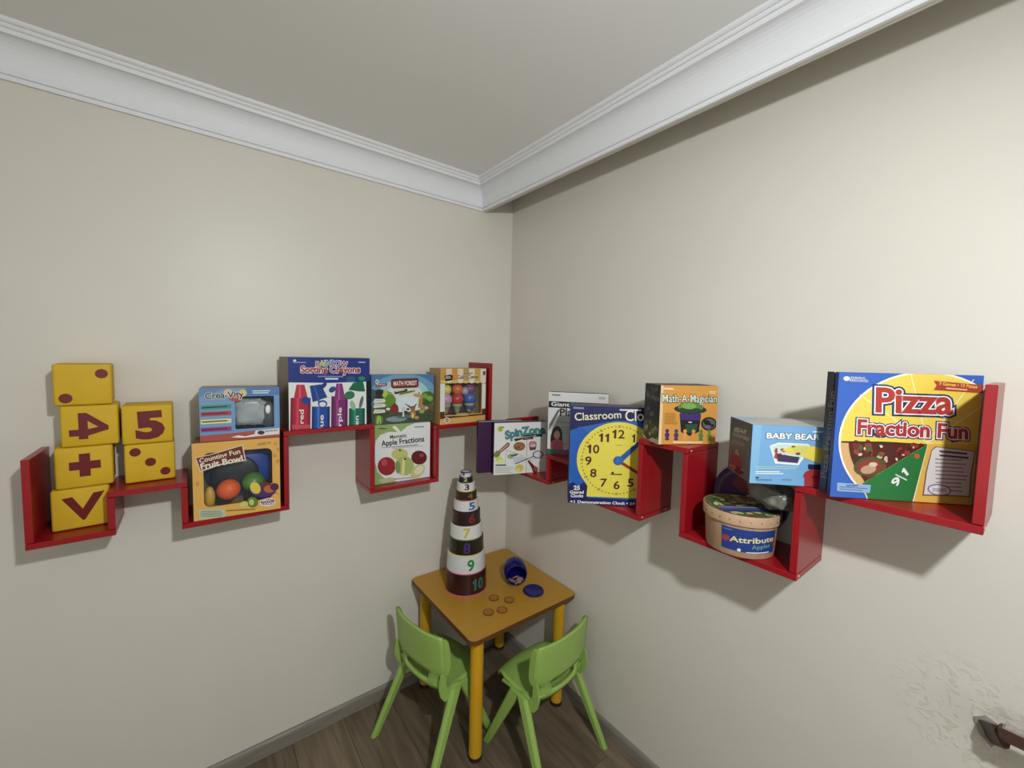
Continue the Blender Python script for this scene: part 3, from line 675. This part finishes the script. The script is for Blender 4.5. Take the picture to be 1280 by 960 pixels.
# --- magician box (zoom frame 680,460 x4.8)
w, h, d = .202, .196, .112
root, fr, lf, tp = game_box('hat_game_box', 'orange and black game box picturing a green magician hat', (-.231, -1.126), 1.4105, -30, w, h, d, (44,42,42))
Q = ((705,108),(1045,90),(1040,462),(695,467))
p = Print(fr, Q)
p.poly(Q, (214,150,58)).poly([(705,108),(720,108),(712,467),(695,467)], (226,196,150))
p.poly([(815,275),(945,275),(935,385),(880,412),(826,388)], (40,40,44)).poly([(818,268),(942,268),(938,312),(822,312)], (72,48,120)).poly([(850,340),(925,335),(918,390),(862,392)], (52,84,60)).ell(880,245,98,28,(52,58,48)).ell(880,232,76,34,(96,140,60)).ell(880,250,76,16,(52,70,48)).ell(870,224,44,20,(130,170,80)).ell(880,325,12,4,(200,200,200))
p.ell(996,332,50,44,(44,40,42)).ell(996,332,40,34,(96,100,80)).ell(985,325,26,16,(40,36,40),30).ell(1010,345,20,12,(44,40,44),-20).ell(990,350,20,10,(120,90,140))
for x_, c in ((745,(74,48,110)),(798,(84,54,112)),(850,(226,160,70)),(902,(220,150,60)),(948,(90,130,60)),(1000,(110,140,60))):
    p.ell(x_,382,11,12,c).ell(x_,408,14,16,c).ell(x_,432,12,10,c).poly([(x_-12,440),(x_-4,440),(x_-4,425),(x_+5,425),(x_+5,440),(x_+13,440),(x_+6,410),(x_-6,410)], c)
p.bars(728,272,805,345,8,(150,100,40),.35).rect(780,446,960,458,(236,206,160)).bars(990,125,1040,145,2,(236,210,170),.5).bars(718,122,790,136,1,(236,210,170),.7)
p.text('Math-A-Magician', (714,208), (1038,194), 50, (214,224,206), .012, outl=((.05,(26,34,26)),))
p.build('front_print', root)
q = Print(lf, ((562,80),(705,108),(695,467),(555,415)))
q.poly([(562,80),(705,108),(695,467),(555,415)], (40,38,38)).blobs(570,120,690,180,8,[(90,88,80),(70,68,64)],18).blobs(565,220,690,330,10,[(70,66,62),(96,92,84),(30,30,32)],26).blobs(560,330,690,430,14,[(110,108,92),(60,60,52),(150,148,132)],20)
q.poly([(556,385),(600,430),(640,420),(696,440),(695,467),(555,416)], (176,172,156)).text('Math-A-Magician', (575,165), (695,205), 26, (120,126,110), .01)
q.build('side_print', root)

# --- baby bear box (zoom frame 880,510 x7.39)
w, h, d = .225, .155, .145
root, fr, lf, tp = game_box('bear_counter_box', 'light blue game box with white title, standing beside the pizza game', (-.292, -1.436), 1.3725, -45, w, h, d, (150,176,190))
Q = ((447,175),(1215,205),(1195,752),(440,708))
p = Print(fr, Q)
p.poly(Q, (112,166,210)).poly([(447,175),(520,178),(500,710),(440,708)], (124,178,216))
p.poly([(590,370),(660,340),(900,350),(925,380),(830,545),(640,530)], (226,230,230)).poly([(605,378),(665,352),(890,360),(905,382),(820,530),(650,515)], (196,216,206))
p.blobs(640,400,720,490,16,[(150,40,50),(120,30,44),(170,60,64)],18).poly([(650,440),(760,460),(835,470),(820,525),(660,510)], (66,48,84)).poly([(690,410),(780,362),(940,372),(1050,395),(1180,400),(1160,560),(1040,540),(880,480),(830,440),(760,440)], (226,208,70)).poly([(760,380),(900,375),(880,440),(800,430)],(206,200,110)).ell(820,440,20,12,(120,60,60)).ell(780,375,16,8,(90,90,50))
p.poly([(905,535),(1060,540),(1190,560),(1190,640),(1030,620),(960,600),(905,575)], (30,36,66)).ell(960,640,90,60,(160,40,50)).rect(880,620,1190,735,(164,44,52)).ell(960,650,30,14,(120,24,36))
p.text('BABY BEAR BLOCKS', (560,300), (1330,325), 52, (236,240,240), .03, outl=((.045,(34,44,80)),))
p.bars(930,232,1090,250,1,(226,230,226),.7).bars(485,556,830,590,2,(170,206,190),.4).bars(485,600,720,634,2,(226,236,240),.5).ell(500,658,14,8,(40,60,90)).bars(490,672,650,690,1,(90,130,170),.7).bars(700,672,800,690,1,(90,130,170),.5)
p.build('front_print', root)
q = Print(lf, ((312,105),(447,175),(440,708),(300,640)))
q.poly([(312,105),(447,175),(440,708),(300,640)], (92,98,100)).text('BEAR', (335,245), (410,268), 40, (206,206,200), .02).text('COUNTERS', (325,285), (425,325), 30, (190,190,184), .02).bars(330,330,415,370,3,(140,146,148),.35,.3)
q.ell(360,480,14,60,(170,140,120)).ell(352,540,36,70,(150,60,64)).ell(375,620,30,40,(110,30,40)).poly([(420,400),(445,380),(440,700),(410,680)], (84,110,124)).blobs(325,560,400,640,8,[(60,30,36),(180,100,90)],16)
q.build('side_print', root)
Print(tp, ((0,0),(1,0),(1,1),(0,1))).poly([(0,0),(1,0),(1,1),(0,1)], (176,182,180)).poly([(0,0),(.3,0),(.2,.5),(0,.6)], (150,176,196)).poly([(.5,.3),(.9,.35),(.9,.55),(.5,.5)], (206,196,180)).build('top_print', root)

# --- pizza box (zoom frame 1010,450 x4.1739)
w, h, d = .298, .298, .043
root, fr, lf, tp = game_box('pizza_game_box', 'large yellow and blue game box picturing a pizza', (-.241, -1.596), 1.3725, -45.1, w, h, d, (40,54,104), body=False)
d1 = .014
CARD = mat('card_40_54_104', (40,54,104), .45); INS = mat('card_inside', (16,16,20), .6)
box('box_lid', (-w/2, -d/2, .0004), (w/2, -d/2+d1, h), CARD, root, .0012)
box('box_tray', (-w/2+.004, -d/2+d1+.007, .0004), (w/2-.004, d/2, h-.002), CARD, root, .0012)
box('box_gap', (-w/2+.012, -d/2+d1-.001, .004), (w/2-.012, -d/2+d1+.008, h-.008), INS, root)
Q = ((165,72),(915,90),(835,765),(108,712))
p = Print(fr, Q)
p.poly(Q, (48,96,186))
C0 = (612, 446)
p.ell(612,440,456,372,(238,234,214),n=60).ell(612,440,446,362,(236,206,74),n=60)
for xx, yy in ((530,70),(270,190),(860,110),(930,230)): p.line(612,440,xx,yy,5,(242,232,180))
p.poly([C0,(535,745),(700,790),(860,780),(900,450)], (226,178,66)).line(612,446,528,760,7,(244,236,200)).line(612,446,640,440,3,(244,236,200))
arc = [(612+446*math.cos(R(a)), 440+362*math.sin(R(a))) for a in range(180, 143, -3)]
p.poly([(168,432)]+arc[::-1][::-1]+[(272,648),C0], (214,168,110))
arc2 = [(612+405*math.cos(R(a)), 440+325*math.sin(R(a))) for a in range(180, 145, -3)]
p.poly([(208,434)]+arc2+[(285,640),C0], (84,40,32))
random.seed(3)
def tri_blobs(n, cols, r):
    for i in range(n):
        t, u = random.random(), random.random()
        if t+u > 1: t, u = 1-t, 1-u
        x_ = C0[0]+t*(215-C0[0])+u*(285-C0[0]); y_ = C0[1]+t*(450-C0[1])+u*(615-C0[1]); rr = random.uniform(.5,1)*r*(.35+.65*(1-(x_-210)/420))
        p.ell(x_, y_, rr*1.2, rr*.75, random.choice(cols), random.uniform(0,180), 9)
tri_blobs(20, [(120,44,36),(96,36,30),(140,60,44)], 40); tri_blobs(16, [(196,180,150),(150,70,50),(80,96,50)], 20); tri_blobs(14, [(216,204,180),(60,40,36),(130,36,32)], 13)
p.ell(310,560,80,50,(74,86,44),-8).ell(312,562,66,38,(140,54,44),-8).ell(305,575,40,22,(190,150,120),-8).ell(330,550,22,12,(206,190,160))
p.poly([(170,428),(400,432),(612,447),(400,441),(170,436)], (60,44,34))
p.poly([C0,(268,650),(300,740),(525,757)], (40,118,60)).line(270,650,305,745,5,(230,230,220))
p.ell(556,508,14,14,(190,90,40))
p.text('9', (440,668), (476,640), 40, WHITE, .03).text('1', (492,614), (512,600), 40, WHITE, .03).line(444,602,502,632,6,WHITE)
p.poly([(630,478),(652,458),(860,482),(838,600),(828,722),(700,716),(580,712),(600,590)], (120,90,90)).poly([(634,480),(656,462),(855,486),(832,600),(822,716),(700,710),(588,706),(606,590)], (214,210,206))
p.bars(672,478,840,520,2,(90,80,90),.5,.1).bars(650,520,820,700,9,(150,140,146),.35,.06)
p.ell(668,684,62,30,(110,90,140),8).ell(668,684,55,24,(220,216,216),8).bars(632,675,706,695,2,(120,110,130),.4,.05)
p.poly([(650,116),(912,140),(905,182),(648,164),(665,140)], (176,66,46)).text('7 Games • 13 Pizzas', (676,138), (875,156), 16, (236,190,90), .03).bars(712,152,838,164,1,(230,190,140),.6,.08)
p.poly([(145,640),(316,655),(310,696),(143,684)], (140,172,210)).bars(155,660,300,682,2,(80,110,160),.4,.08).rect(190,652,250,662,(90,120,170))
p.ell(200,106,16,12,WHITE).text('LEARNING', (216,106), (294,110), 12, WHITE, .01).text('RESOURCES', (216,120), (310,124), 12, WHITE, .01)
for k, (dx, dy) in enumerate(((0,0),)):
    p.text('Pizza', (345,276), (746,290), 128, (178,58,48), .03, outl=((.085,(40,62,110)),(.035,(238,238,238))))
    p.text('Fraction Fun', (250,390), (822,420), 76, (172,46,48), .035, outl=((.095,(40,62,110)),(.045,(238,238,238))))
p.build('front_print', root)
q = Print(lf, ((60,120),(125,125),(80,835),(20,815)))
q.poly([(60,120),(100,122),(56,828),(20,815)], (36,42,66)).text('Pizza Fraction Fun', (62,740), (104,240), 34, (104,100,96), .01)
q.build('spine_print', root)

# ------------------------------------------------------------------ bushel tub with apples label (zoom frame 870,600 x8.73)
bx, by, bz = -.141, -1.357, 1.1345
tub = empty('apple_tub', (bx, by, bz), 0, 'round brown tub with blue label and leafy lid', 'tub')
WOODY = mat('tub_card', (170,138,112), .55, noise=.12, nscale=10, stretch=(6,6,1))
lathe('tub_body', [(.0,.0004),(.090,.0004),(.0915,.004),(.098,.100)], WOODY, tub, 56)
lid = lathe('tub_lid', [(.0985,.095),(.1035,.095),(.1045,.122),(.103,.124),(.0,.124)], mat('tub_lid_card', (178,146,118), .55, noise=.08, nscale=10, stretch=(6,6,1)), tub, 56)
vdir = math.atan2(CAM.y-by, CAM.x-bx)     # the label faces the room
def tubmap(u, v, l):
    a = vdir + R(-28) + (u)*R(92); z_ = .018+.066*v; r = .0918+(.098-.0915)*(z_-.004)/.096+l*1.6
    return (r*math.cos(a), r*math.sin(a), z_)
p = Print(tubmap, ((278,486),(862,520),(834,770),(296,745)))
for k in range(16): p.uvpoly([(k/16,0),((k+1)/16,0),((k+1)/16,1),(k/16,1)], (34,62,138), 1)
p.n = 2; p.slices = 24
p.ell(330,630,44,34,(160,64,66)).ell(822,665,22,30,(150,50,66)).text('Attribute', (372,655), (822,640), 64, (232,222,150), .02).text('Apples', (580,712), (776,700), 44, (110,170,150), .015)
p.bars(530,745,800,765,1,(216,220,230),.6).ell(466,735,20,20,WHITE,n=5).bars(300,515,400,530,1,(120,140,200),.6)
p.build('label_print', tub)
p = Print(lambda u, v, l: ((u-.5)*.206, (v-.5)*.206, .124+l), ((0,0),(100,0),(100,100),(0,100)))
random.seed(11)
p.ell(50,50,49,49,(96,100,62),n=40)
for k in range(110):
    a = random.uniform(0, 6.28); rr = 43*math.sqrt(random.random())
    p.ell(50+rr*math.cos(a), 50+rr*math.sin(a), random.uniform(4,9)*.8, random.uniform(3,6)*.8, random.choice([(96,130,60),(150,176,90),(70,84,50),(170,120,104),(210,210,140),(60,60,60),(140,60,60),(196,190,110)]), random.uniform(0,180), 9)
ca, sa = math.cos(vdir+.5), math.sin(vdir+.5)
def strip(o0, o1, c):
    pts = []
    for s_, t_ in ((-38,o0),(38,o0),(38,o1),(-38,o1)): pts.append((50+t_*ca-s_*sa, 50-(t_*sa+s_*ca)))
    p.poly(pts, c)
strip(6,28,(40,56,120)); strip(10,13,(150,170,190)); strip(17,20,(90,110,160))
p.build('lid_print', tub)
for k in range(11):
    a = vdir-1.3+k*.26; b_ = box('staple', (-.0007,-.0005,-.0025), (.0007,.0005,.0025), mat('staple_dark', (70,58,50), .5), tub)
    b_.location = (.1042*math.cos(a), .1042*math.sin(a), .108); b_.rotation_euler = (0,0,a+math.pi/2)

# purple round tin on edge behind the tub
tin = empty('round_tin', (-.0165, -1.3285, 1.1345), 0, 'purple round tin standing on edge behind the brown tub', 'tin')
tin.rotation_euler = (0, 0, R(-90))
rr = .112
o = lathe('tin_body', [(rr-.003,-.014),(rr,-.011),(rr,.011),(rr-.003,.014),(rr-.006,.012),(0,.012)], mat('tin_purple', (66,42,92), .35), tin, 48)
o.matrix_local = Matrix.Translation((0, 0, rr)) @ Matrix.Rotation(R(90), 4, 'X')
p = Print(lambda u, v, l: ((u-.5)*2*rr, -.0125-l, v*2*rr), ((0,0),(100,0),(100,100),(0,100)))
p.ell(50,50,44,44,(92,80,96),n=36).ell(50,50,40,40,(60,44,84),n=36).poly([(30,60),(55,40),(70,58),(48,74)], (206,184,70)).poly([(38,76),(62,66),(66,88),(48,92)], (170,60,56)).poly([(22,70),(34,64),(40,84),(30,86)], (110,120,70)).ell(50,30,22,12,(110,46,60))
p.build('front_print', tin)

# crumpled clear bag wedged under the blue box
bag = crumple('plastic_bag', .042, .070, .034, mat('grey_plastic_film', (112,110,104), .3, .5, noise=.15, nscale=24, bump=.4, bscale=30), None, 9.0, .2, .14, 4, .75)
bag.location = (-.120, -1.430, 1.3115); bag.rotation_euler = (R(8), 0, R(-25))
tag(bag, 'crumpled grey plastic bag on the brown tub under the blue box', 'bag')

# ------------------------------------------------------------------ table
TX0, TX1, TY0, TY1, TZ = -.597, -.004, -.585, -.004, .560
TC = ((TX0+TX1)/2, (TY0+TY1)/2)
tab = empty('childrens_table', (*TC, 0), 0, 'small square wooden children\'s table with yellow round legs', 'table')
def rrect(x0, x1, y0, y1, r, n=6):
    pts = []
    for cx, cy, a0 in ((x1-r,y1-r,0),(x0+r,y1-r,90),(x0+r,y0+r,180),(x1-r,y0+r,270)):
        for k in range(n+1): a = R(a0+90*k/n); pts.append((cx+r*math.cos(a), cy+r*math.sin(a)))
    return pts
def slab(name, pts, z0, z1, m, parent):
    n = len(pts); vs_ = [(x_, y_, z0) for x_, y_ in pts]+[(x_, y_, z1) for x_, y_ in pts]
    return pyd(name, vs_, [tuple(range(n))[::-1], tuple(range(n, 2*n))]+[(i, (i+1) % n, n+(i+1) % n, n+i) for i in range(n)], m, parent)
hx, hy = (TX1-TX0)/2, (TY1-TY0)/2
slab('table_top', rrect(-hx+.001, hx-.001, -hy+.001, hy-.001, .028), TZ-.019, TZ, mat('table_laminate', (180,134,46), .40, .4, noise=.03, nscale=4, stretch=(2,14,1)), tab)
slab('edge_band', rrect(-hx, hx, -hy, hy, .029), TZ-.020, TZ-.001, mat('edge_band_brown', (98,58,26), .5), tab)
LEGY = mat('leg_yellow', (206,156,30), .35, .45, noise=.05, nscale=5, stretch=(8,8,1)); FOOT = mat('leg_foot_dark', (52,28,18), .5)
for lx, ly in ((-.536,-.53),(-.068,-.53),(-.068,-.053),(-.536,-.053)):
    o = lathe('leg', [(.0275,.014),(.0275,TZ-.0205)], LEGY, tab, 28); o.location = (lx-TC[0], ly-TC[1], 0)
    f = lathe('foot_cap', [(.026,.0),(.029,.003),(.029,.018),(.0278,.02)], FOOT, o, 28)
for x_, y_ in ((-.42, -.572), (-.30, -.572)):
    o = box('bracket_screw', (-.004,-.004,-.006), (.004,.004,0), mat('steel', (190,190,186), .3, metal=.6), tab, .001); o.location = (x_-TC[0], y_-TC[1], TZ-.0202)

# ------------------------------------------------------------------ chairs
GR = mat('green_plastic', (148,180,92), .42, .4, noise=.02, nscale=20, bump=.12, bscale=350)
def leg_mesh(p0, p1, w0, w1, d0, d1):
    """tapered ridged leg; p0 top, p1 foot; w along x, d along y"""
    vs_ = []
    for p_, w_, d_ in ((p0,w0,d0),(p1,w1,d1)):
        for sx, sy in ((-1,-.7),(-.7,-1),(0,-1.15),(.7,-1),(1,-.7),(1,.7),(.7,1),(0,1.0),(-.7,1),(-1,.7)): vs_.append((p_[0]+sx*w_/2, p_[1]+sy*d_/2, p_[2]))
    n = 10
    return vs_, [(i, (i+1) % n, n+(i+1) % n, n+i) for i in range(n)]+[tuple(range(n)), tuple(range(n, 2*n))[::-1]]
def make_chair(loc, rz, label):
    root = empty('childrens_chair', (loc[0], loc[1], 0), rz, label, 'chair', 'green plastic chairs')
    # seat shell: rows from the front lip to the rear upturn
    prof = [(.172,.292),(.170,.306),(.160,.316),(.135,.321),(.09,.320),(.04,.316),(-.01,.312),(-.05,.312),(-.078,.318),(-.096,.332),(-.105,.352)]
    cols = 14; vs_, fs = [], []
    for i, (y_, z_) in enumerate(prof):
        hw = .152 if y_ < .10 else .152-.030*((y_-.10)/.072)**2
        for j in range(cols+1):
            t = -1+2*j/cols; x_ = t*hw
            zz = z_ + .012*(abs(t)**4 if -.08 < y_ < .14 else 0)
            yy = y_ + (.022*abs(t)**3 if y_ < -.07 else 0) - (.014*t*t if y_ > .12 else 0)
            vs_.append((x_, yy, zz))
    for i in range(len(prof)-1):
        for j in range(cols): a = i*(cols+1)+j; fs.append((a, a+1, a+cols+2, a+cols+1))
    seat = pyd('seat', vs_, fs, GR, root, True)
    md = seat.modifiers.new('s', 'SOLIDIFY'); md.thickness = .009; md.offset = -1
    # backrest: lower band with a crescent slot, then the curved panel with folded rim
    rows = [.322,.345,.370,.392,.408,.420,.45,.48,.51,.535,.552,.562,.566]
    vs_, fs = [], []
    cols = 20
    for i, z_ in enumerate(rows):
        hw = .128+.0*i if z_ < .40 else (.150 if z_ < .41 else .160 - (.006 if z_ > .56 else 0))
        if z_ <= .35: hw = .140
        yb = -.106-.018*((z_-.352)/.21) + (.012 if z_ < .33 else 0)
        for j in range(cols+1):
            t = -1+2*j/cols
            vs_.append((t*hw, yb + .030*abs(t)**2.4, z_ + (.004*(1-t*t) if z_ > .5 else 0) - (.012*(1-t*t) if .365 < z_ < .395 else 0) + (.0 if z_ > .4 else 0)))
    for i in range(len(rows)-1):
        for j in range(cols):
            if 2 <= i <= 3 and 4 <= j < cols-4: continue
            a = i*(cols+1)+j; fs.append((a, a+1, a+cols+2, a+cols+1))
    back = pyd('backrest', vs_, fs, GR, root, True)
    md = back.modifiers.new('s', 'SOLIDIFY'); md.thickness = .013; md.offset = 0
    # folded side wings and top rim of the backrest
    for s_ in (-1, 1):
        vs2 = []; zs = [.412,.43,.47,.51,.545,.562]; dep = [.010,.022,.026,.025,.020,.010]
        for z_, dp in zip(zs, dep):
            y0 = -.106-.018*((z_-.352)/.21)+.030
            for xx, yy in ((s_*.154,y0-.006),(s_*.166,y0-.004),(s_*.166,y0+dp),(s_*.156,y0+dp)): vs2.append((xx, yy, z_))
        f2 = [(i*4+k, i*4+(k+1) % 4, (i+1)*4+(k+1) % 4, (i+1)*4+k) for i in range(len(zs)-1) for k in range(4)]+[(0,1,2,3),(len(zs)*4-4, len(zs)*4-3, len(zs)*4-2, len(zs)*4-1)]
        o = pyd('back_wing', vs2, f2, GR, back); sharp(o.data, 50)
    # wavy cheek plate joining back and seat on each side
    for s_ in (-1, 1):
        out = [(-.100,.415),(-.106,.385),(-.108,.355),(-.100,.322),(-.084,.299),(-.062,.290),(-.044,.298),(-.034,.312),(-.022,.322),(.05,.322),(.10,.318),(.10,.327),(.02,.331),(-.03,.342),(-.046,.340),(-.060,.338),(-.070,.348),(-.076,.368),(-.076,.390),(-.078,.415)]
        n = len(out); vs2 = [(s_*.150, y_, z_) for y_, z_ in out]+[(s_*.158, y_, z_) for y_, z_ in out]
        f2 = [tuple(range(n)), tuple(range(n, 2*n))[::-1]]+[(i, (i+1) % n, n+(i+1) % n, n+i) for i in range(n)]
        o = pyd('cheek_plate', vs2, f2, GR, root)
        bm = bmesh.new(); bm.from_mesh(o.data); bmesh.ops.recalc_face_normals(bm, faces=bm.faces); bm.to_mesh(o.data); bm.free()
    for s_ in (-1, 1):
        for fy, top, foot in ((1, (.152*s_, .022, .326), (.166*s_, .180, .0)), (-1, (.156*s_, -.020, .330), (.190*s_, -.185, .0))):
            v2, f2 = leg_mesh(top, foot, .028, .024, .048, .030)
            o = pyd('leg', v2, f2, GR, root); bm = bmesh.new(); bm.from_mesh(o.data); bmesh.ops.recalc_face_normals(bm, faces=bm.faces); bm.to_mesh(o.data); bm.free()
    return root
make_chair((-.267, -.655), R(6.1), 'green plastic child\'s chair on the tipped jar side of the table')
make_chair((-.620, -.332), R(-78.6), 'green plastic child\'s chair on the number tower side of the table')

# ------------------------------------------------------------------ stacking cups
tx, ty = -.40, -.215
levels = [1.108,1.082,1.042,1.001,.948,.886,.820,.747,.662,TZ+.0005]   # foot heights, cup 1 .. 10
radii = [.0250,.0335,.0440,.0520,.0600,.0695,.0775,.0855,.0940,.1005]
tops = [1.131]+[levels[i]-.0002 for i in range(9)]
CW, CB = (214,214,212), (40,26,22)
nums = [('1',(70,60,130)),('2',(190,190,150)),('3',(36,38,84)),('4',(120,100,60)),('5',(36,110,150)),('6',(130,40,44)),('7',(204,190,60)),('8',(66,50,110)),('9',(44,140,70)),('10',(40,110,110))]
body_c = [(206,204,210),(30,26,20),(216,212,212),(46,28,16),(214,212,214),(44,22,22),(214,214,212),(34,26,14),(206,206,208),(50,14,20)]
rim_c = [(60,44,96),(60,56,50),(216,206,200),(214,190,90),(170,50,60),(40,24,40),(40,24,40),(120,140,104),(222,190,110),(214,110,140)]
names = ['tiny white','tiny black','small white','small dark brown','white','dark brown','white','black','large white','largest maroon']
numw = ['one','two','three','four','five','six','seven','eight','nine','ten']
cang = math.atan2(CAM.y-ty, CAM.x-tx)
for i in range(9, -1, -1):
    z0, z1, r0 = levels[i], tops[i], radii[i]; hgt = z1-z0; r1 = r0*.968
    off = (9-i)*.0011
    c = empty('stacking_cup', (tx-off*.8, ty+off*.6, z0), 0, f'{names[i]} stacking cup with the number {numw[i]} in the tower', 'cup', 'stacking cups in the tower')
    lathe('cup_body', [(r0-.003,.003),(r0,.004),(r1,hgt-.001),(r1-.002,hgt),(0,hgt)], mat('cup_body_%d' % (i+1), body_c[i], .3, .45, coat=.2), c, 48)
    lathe('cup_rim', [(r0-.004,.0),(r0+.0012,.0),(r0+.0018,.002),(r0+.0010,.0045),(r0-.003,.0045)], mat('cup_rim_%d' % (i+1), rim_c[(i+1)] if False else ([(216,200,210),(30,26,20),(216,190,90),(150,40,50),(60,36,60),(30,20,30),(130,150,110),(220,190,110),(216,110,140),(206,90,130)][i]), .35), c, 48, closed=True)
    if i == 0: lathe('cup_mouth', [(r1+.0012,hgt-.004),(r1+.0012,hgt+.0006),(r1-.003,hgt+.0006)], mat('cup_mouth_purple', (60,44,96), .35), c, 48, closed=True)
    t_, col_ = nums[i]; wd_ = .036 if i > 3 else .016+.004*i
    if t_ == '10': wd_ = .062
    hh = min(hgt*.72, .055)
    dth = [-.5,-.05,.12,.42,.5,.42,.05,.05,.25,.62][i]
    def cm(u, v, l, r0=r0, r1=r1, hgt=hgt, dth=dth, wd_=wd_, hh=hh):
        z_ = .0045+(hgt-hh)*.42+v*hh; r = r0+(r1-r0)*(z_-.004)/(hgt-.005)+.0004+l; a = cang+dth+(u-.5)*wd_/r0
        return (r*math.cos(a), r*math.sin(a), z_)
    p = Print(cm, ((0,0),(100,0),(100,100),(0,100))); p.slices = 8; p.text(t_, (2,98), (98,98), 96, col_, .03); p.build('number_print', c)

# ------------------------------------------------------------------ tipped jar, lid and counters
JB = glass_mat('blue_jar_plastic', (8,14,96), .12, .95, .5)
jdir = math.atan2(-.80, -.45)          # mouth direction
jr = .057
jar = empty('plastic_jar', (-.185, -.332, TZ), jdir, 'dark blue plastic jar lying tipped over on the table', 'jar')
o = lathe('jar_body', [(0,-.046),(.046,-.046),(.054,-.041),(jr,-.030),(jr,.022),(.054,.029),(.050,.032),(.050,.044),(.0475,.044),(.0475,.031),(.054,.022),(.054,-.030),(.048,-.041),(0,-.042)], JB, jar, 40)
o.matrix_local = Matrix.Translation((0, 0, jr+.0005)) @ Matrix.Rotation(R(90), 4, 'Y')
o = lathe('screw_thread', [(.0502,.035),(.0518,.037),(.0502,.039)], JB, jar, 40, closed=True)
o.matrix_local = Matrix.Translation((0, 0, jr+.0005)) @ Matrix.Rotation(R(90), 4, 'Y')
lidb = mat('lid_blue', (8,14,98), .35, .45)
lid = empty('jar_lid', (-.166, -.452, TZ+.0005), 0, 'flat round dark blue jar lid lying beside the tipped jar', 'lid')
lathe('lid_disc', [(.046,.0),(.0485,.002),(.0485,.010),(.046,.0125),(.040,.0125),(.038,.0115),(0,.0115)], lidb, lid, 40)
for k in range(30):
    a = 2*math.pi*k/30; o = box('grip_rib', (-.0008,-.0012,.002), (.0008,.0012,.0105), lidb, lid); o.location = (.0487*math.cos(a), .0487*math.sin(a), 0); o.rotation_euler = (0,0,a)
AMB = glass_mat('amber_clear_plastic', (190,124,50), .08, .28, .8)
AMR = glass_mat('amber_clear_edge', (96,48,14), .15, .6, .6)
def counter(x_, y_, z_, label, group, flower=True, rz=0, tilt=(0,0)):
    root = empty('counter', (x_, y_, z_), rz, label, 'counter', group); root.rotation_euler = (tilt[0], tilt[1], rz)
    n = 48; vs_, fs = [], []
    prof = [(1.0,.0),(1.0,.005),(.9,.0075),(.72,.0045),(.5,.005),(.36,.009),(.18,.0095)] if flower else [(1.0,.0),(1.0,.004),(.92,.006),(.75,.0055),(.5,.0048),(.25,.0045)]
    for f, h_ in prof:
        for k in range(n):
            a = 2*math.pi*k/n; r = .0235*f*(1+(.07*math.cos(6*a) if flower else 0)); vs_.append((r*math.cos(a), r*math.sin(a), h_))
    for i in range(len(prof)-1):
        for k in range(n): fs.append((i*n+k, i*n+(k+1) % n, (i+1)*n+(k+1) % n, (i+1)*n+k))
    fs += [tuple(range(n))[::-1], tuple((len(prof)-1)*n+k for k in range(n))]
    pyd('counter_body', vs_, fs, AMB, root, True)
    lathe('counter_rim', [(.0225,.0002),(.0240,.0004),(.0240,.0045),(.0225,.0052)], AMR, root, 36, closed=True)
G = 'clear counters on the table'
for x_, y_, r_ in ((-.352,-.386,.2),(-.303,-.440,.9),(-.375,-.482,.5)): counter(x_, y_, TZ+.0004, 'clear amber flower shaped counter lying on the table', G, True, r_)
counter(-.434, -.461, TZ+.0004, 'smooth flat clear amber counter lying on the table', G, False)
CL = glass_mat('clear_plastic', (176,140,126), .1, .6, .7)
mx = Vector((math.cos(jdir), math.sin(jdir), 0))
for k, (t, s_, hz) in enumerate(((.022,.0,.008),(.020,.022,.018),(.018,-.020,.018),(.004,.002,.024))):
    q = Vector((-.185,-.332,TZ)) + mx*t + Vector((-mx.y, mx.x, 0))*s_
    root = empty('counter', (q.x, q.y, TZ+hz), 0, 'clear pinkish counter inside the tipped blue jar', 'counter', 'counters inside the jar'); root.rotation_euler = (R(20*(k-1)), R(-35+12*k), k)
    lathe('counter_body', [(.018,0),(.019,.003),(.016,.006),(.008,.0045),(0,.005)], CL, root, 20)

# ------------------------------------------------------------------ broken dark rail on the right wall
DB = mat('dark_stained_wood', (74,52,44), .5, .4, noise=.25, nscale=6, stretch=(20,2,20)); GP = mat('grey_worn_paint_and_sheen', (150,144,138), .6, noise=.2, nscale=40); WP = mat('white_filler', (206,204,198), .6, noise=.06, nscale=30)
rail = empty('wall_rail', (0, -1.9, .86), 0, 'dark brown rail end on a bracket, fixed to the scuffed wall', 'rail')
def wallpoly(name, pts, x0, x1, m, dy=0, dz=0):
    n = len(pts); L = rail.location
    vs_ = [(-x0-.0002, y_-L.y, z_-L.z) for y_, z_ in pts]+[(-x1, y_-L.y+dy, z_-L.z+dz) for y_, z_ in pts]
    o = pyd(name, vs_, [tuple(range(n)), tuple(range(n, 2*n))[::-1]]+[(i, (i+1) % n, n+(i+1) % n, n+i) for i in range(n)], m, rail)
    bm = bmesh.new(); bm.from_mesh(o.data); bmesh.ops.recalc_face_normals(bm, faces=bm.faces); bm.to_mesh(o.data); bm.free(); return o
wallpoly('rail_bar', [(-1.880,.918),(-1.884,.923),(-2.30,.923),(-2.30,.897),(-1.890,.897),(-1.882,.903)], .072, .092, DB)
wallpoly('top_sheen', [(-1.886,.9232),(-2.30,.9232),(-2.30,.928),(-1.890,.928)], .074, .090, GP)  # grey strip paints the glossy reflection along the bar's top face
wallpoly('bracket', [(-1.848,.866),(-1.858,.870),(-1.870,.866),(-1.878,.852),(-1.876,.830),(-1.870,.824),(-1.862,.834)], .0, .076, DB, -.022, .047)
wallpoly('wall_plate', [(-1.842,.868),(-1.860,.884),(-1.882,.876),(-1.886,.842),(-1.872,.818),(-1.852,.838)], .0, .005, GP)
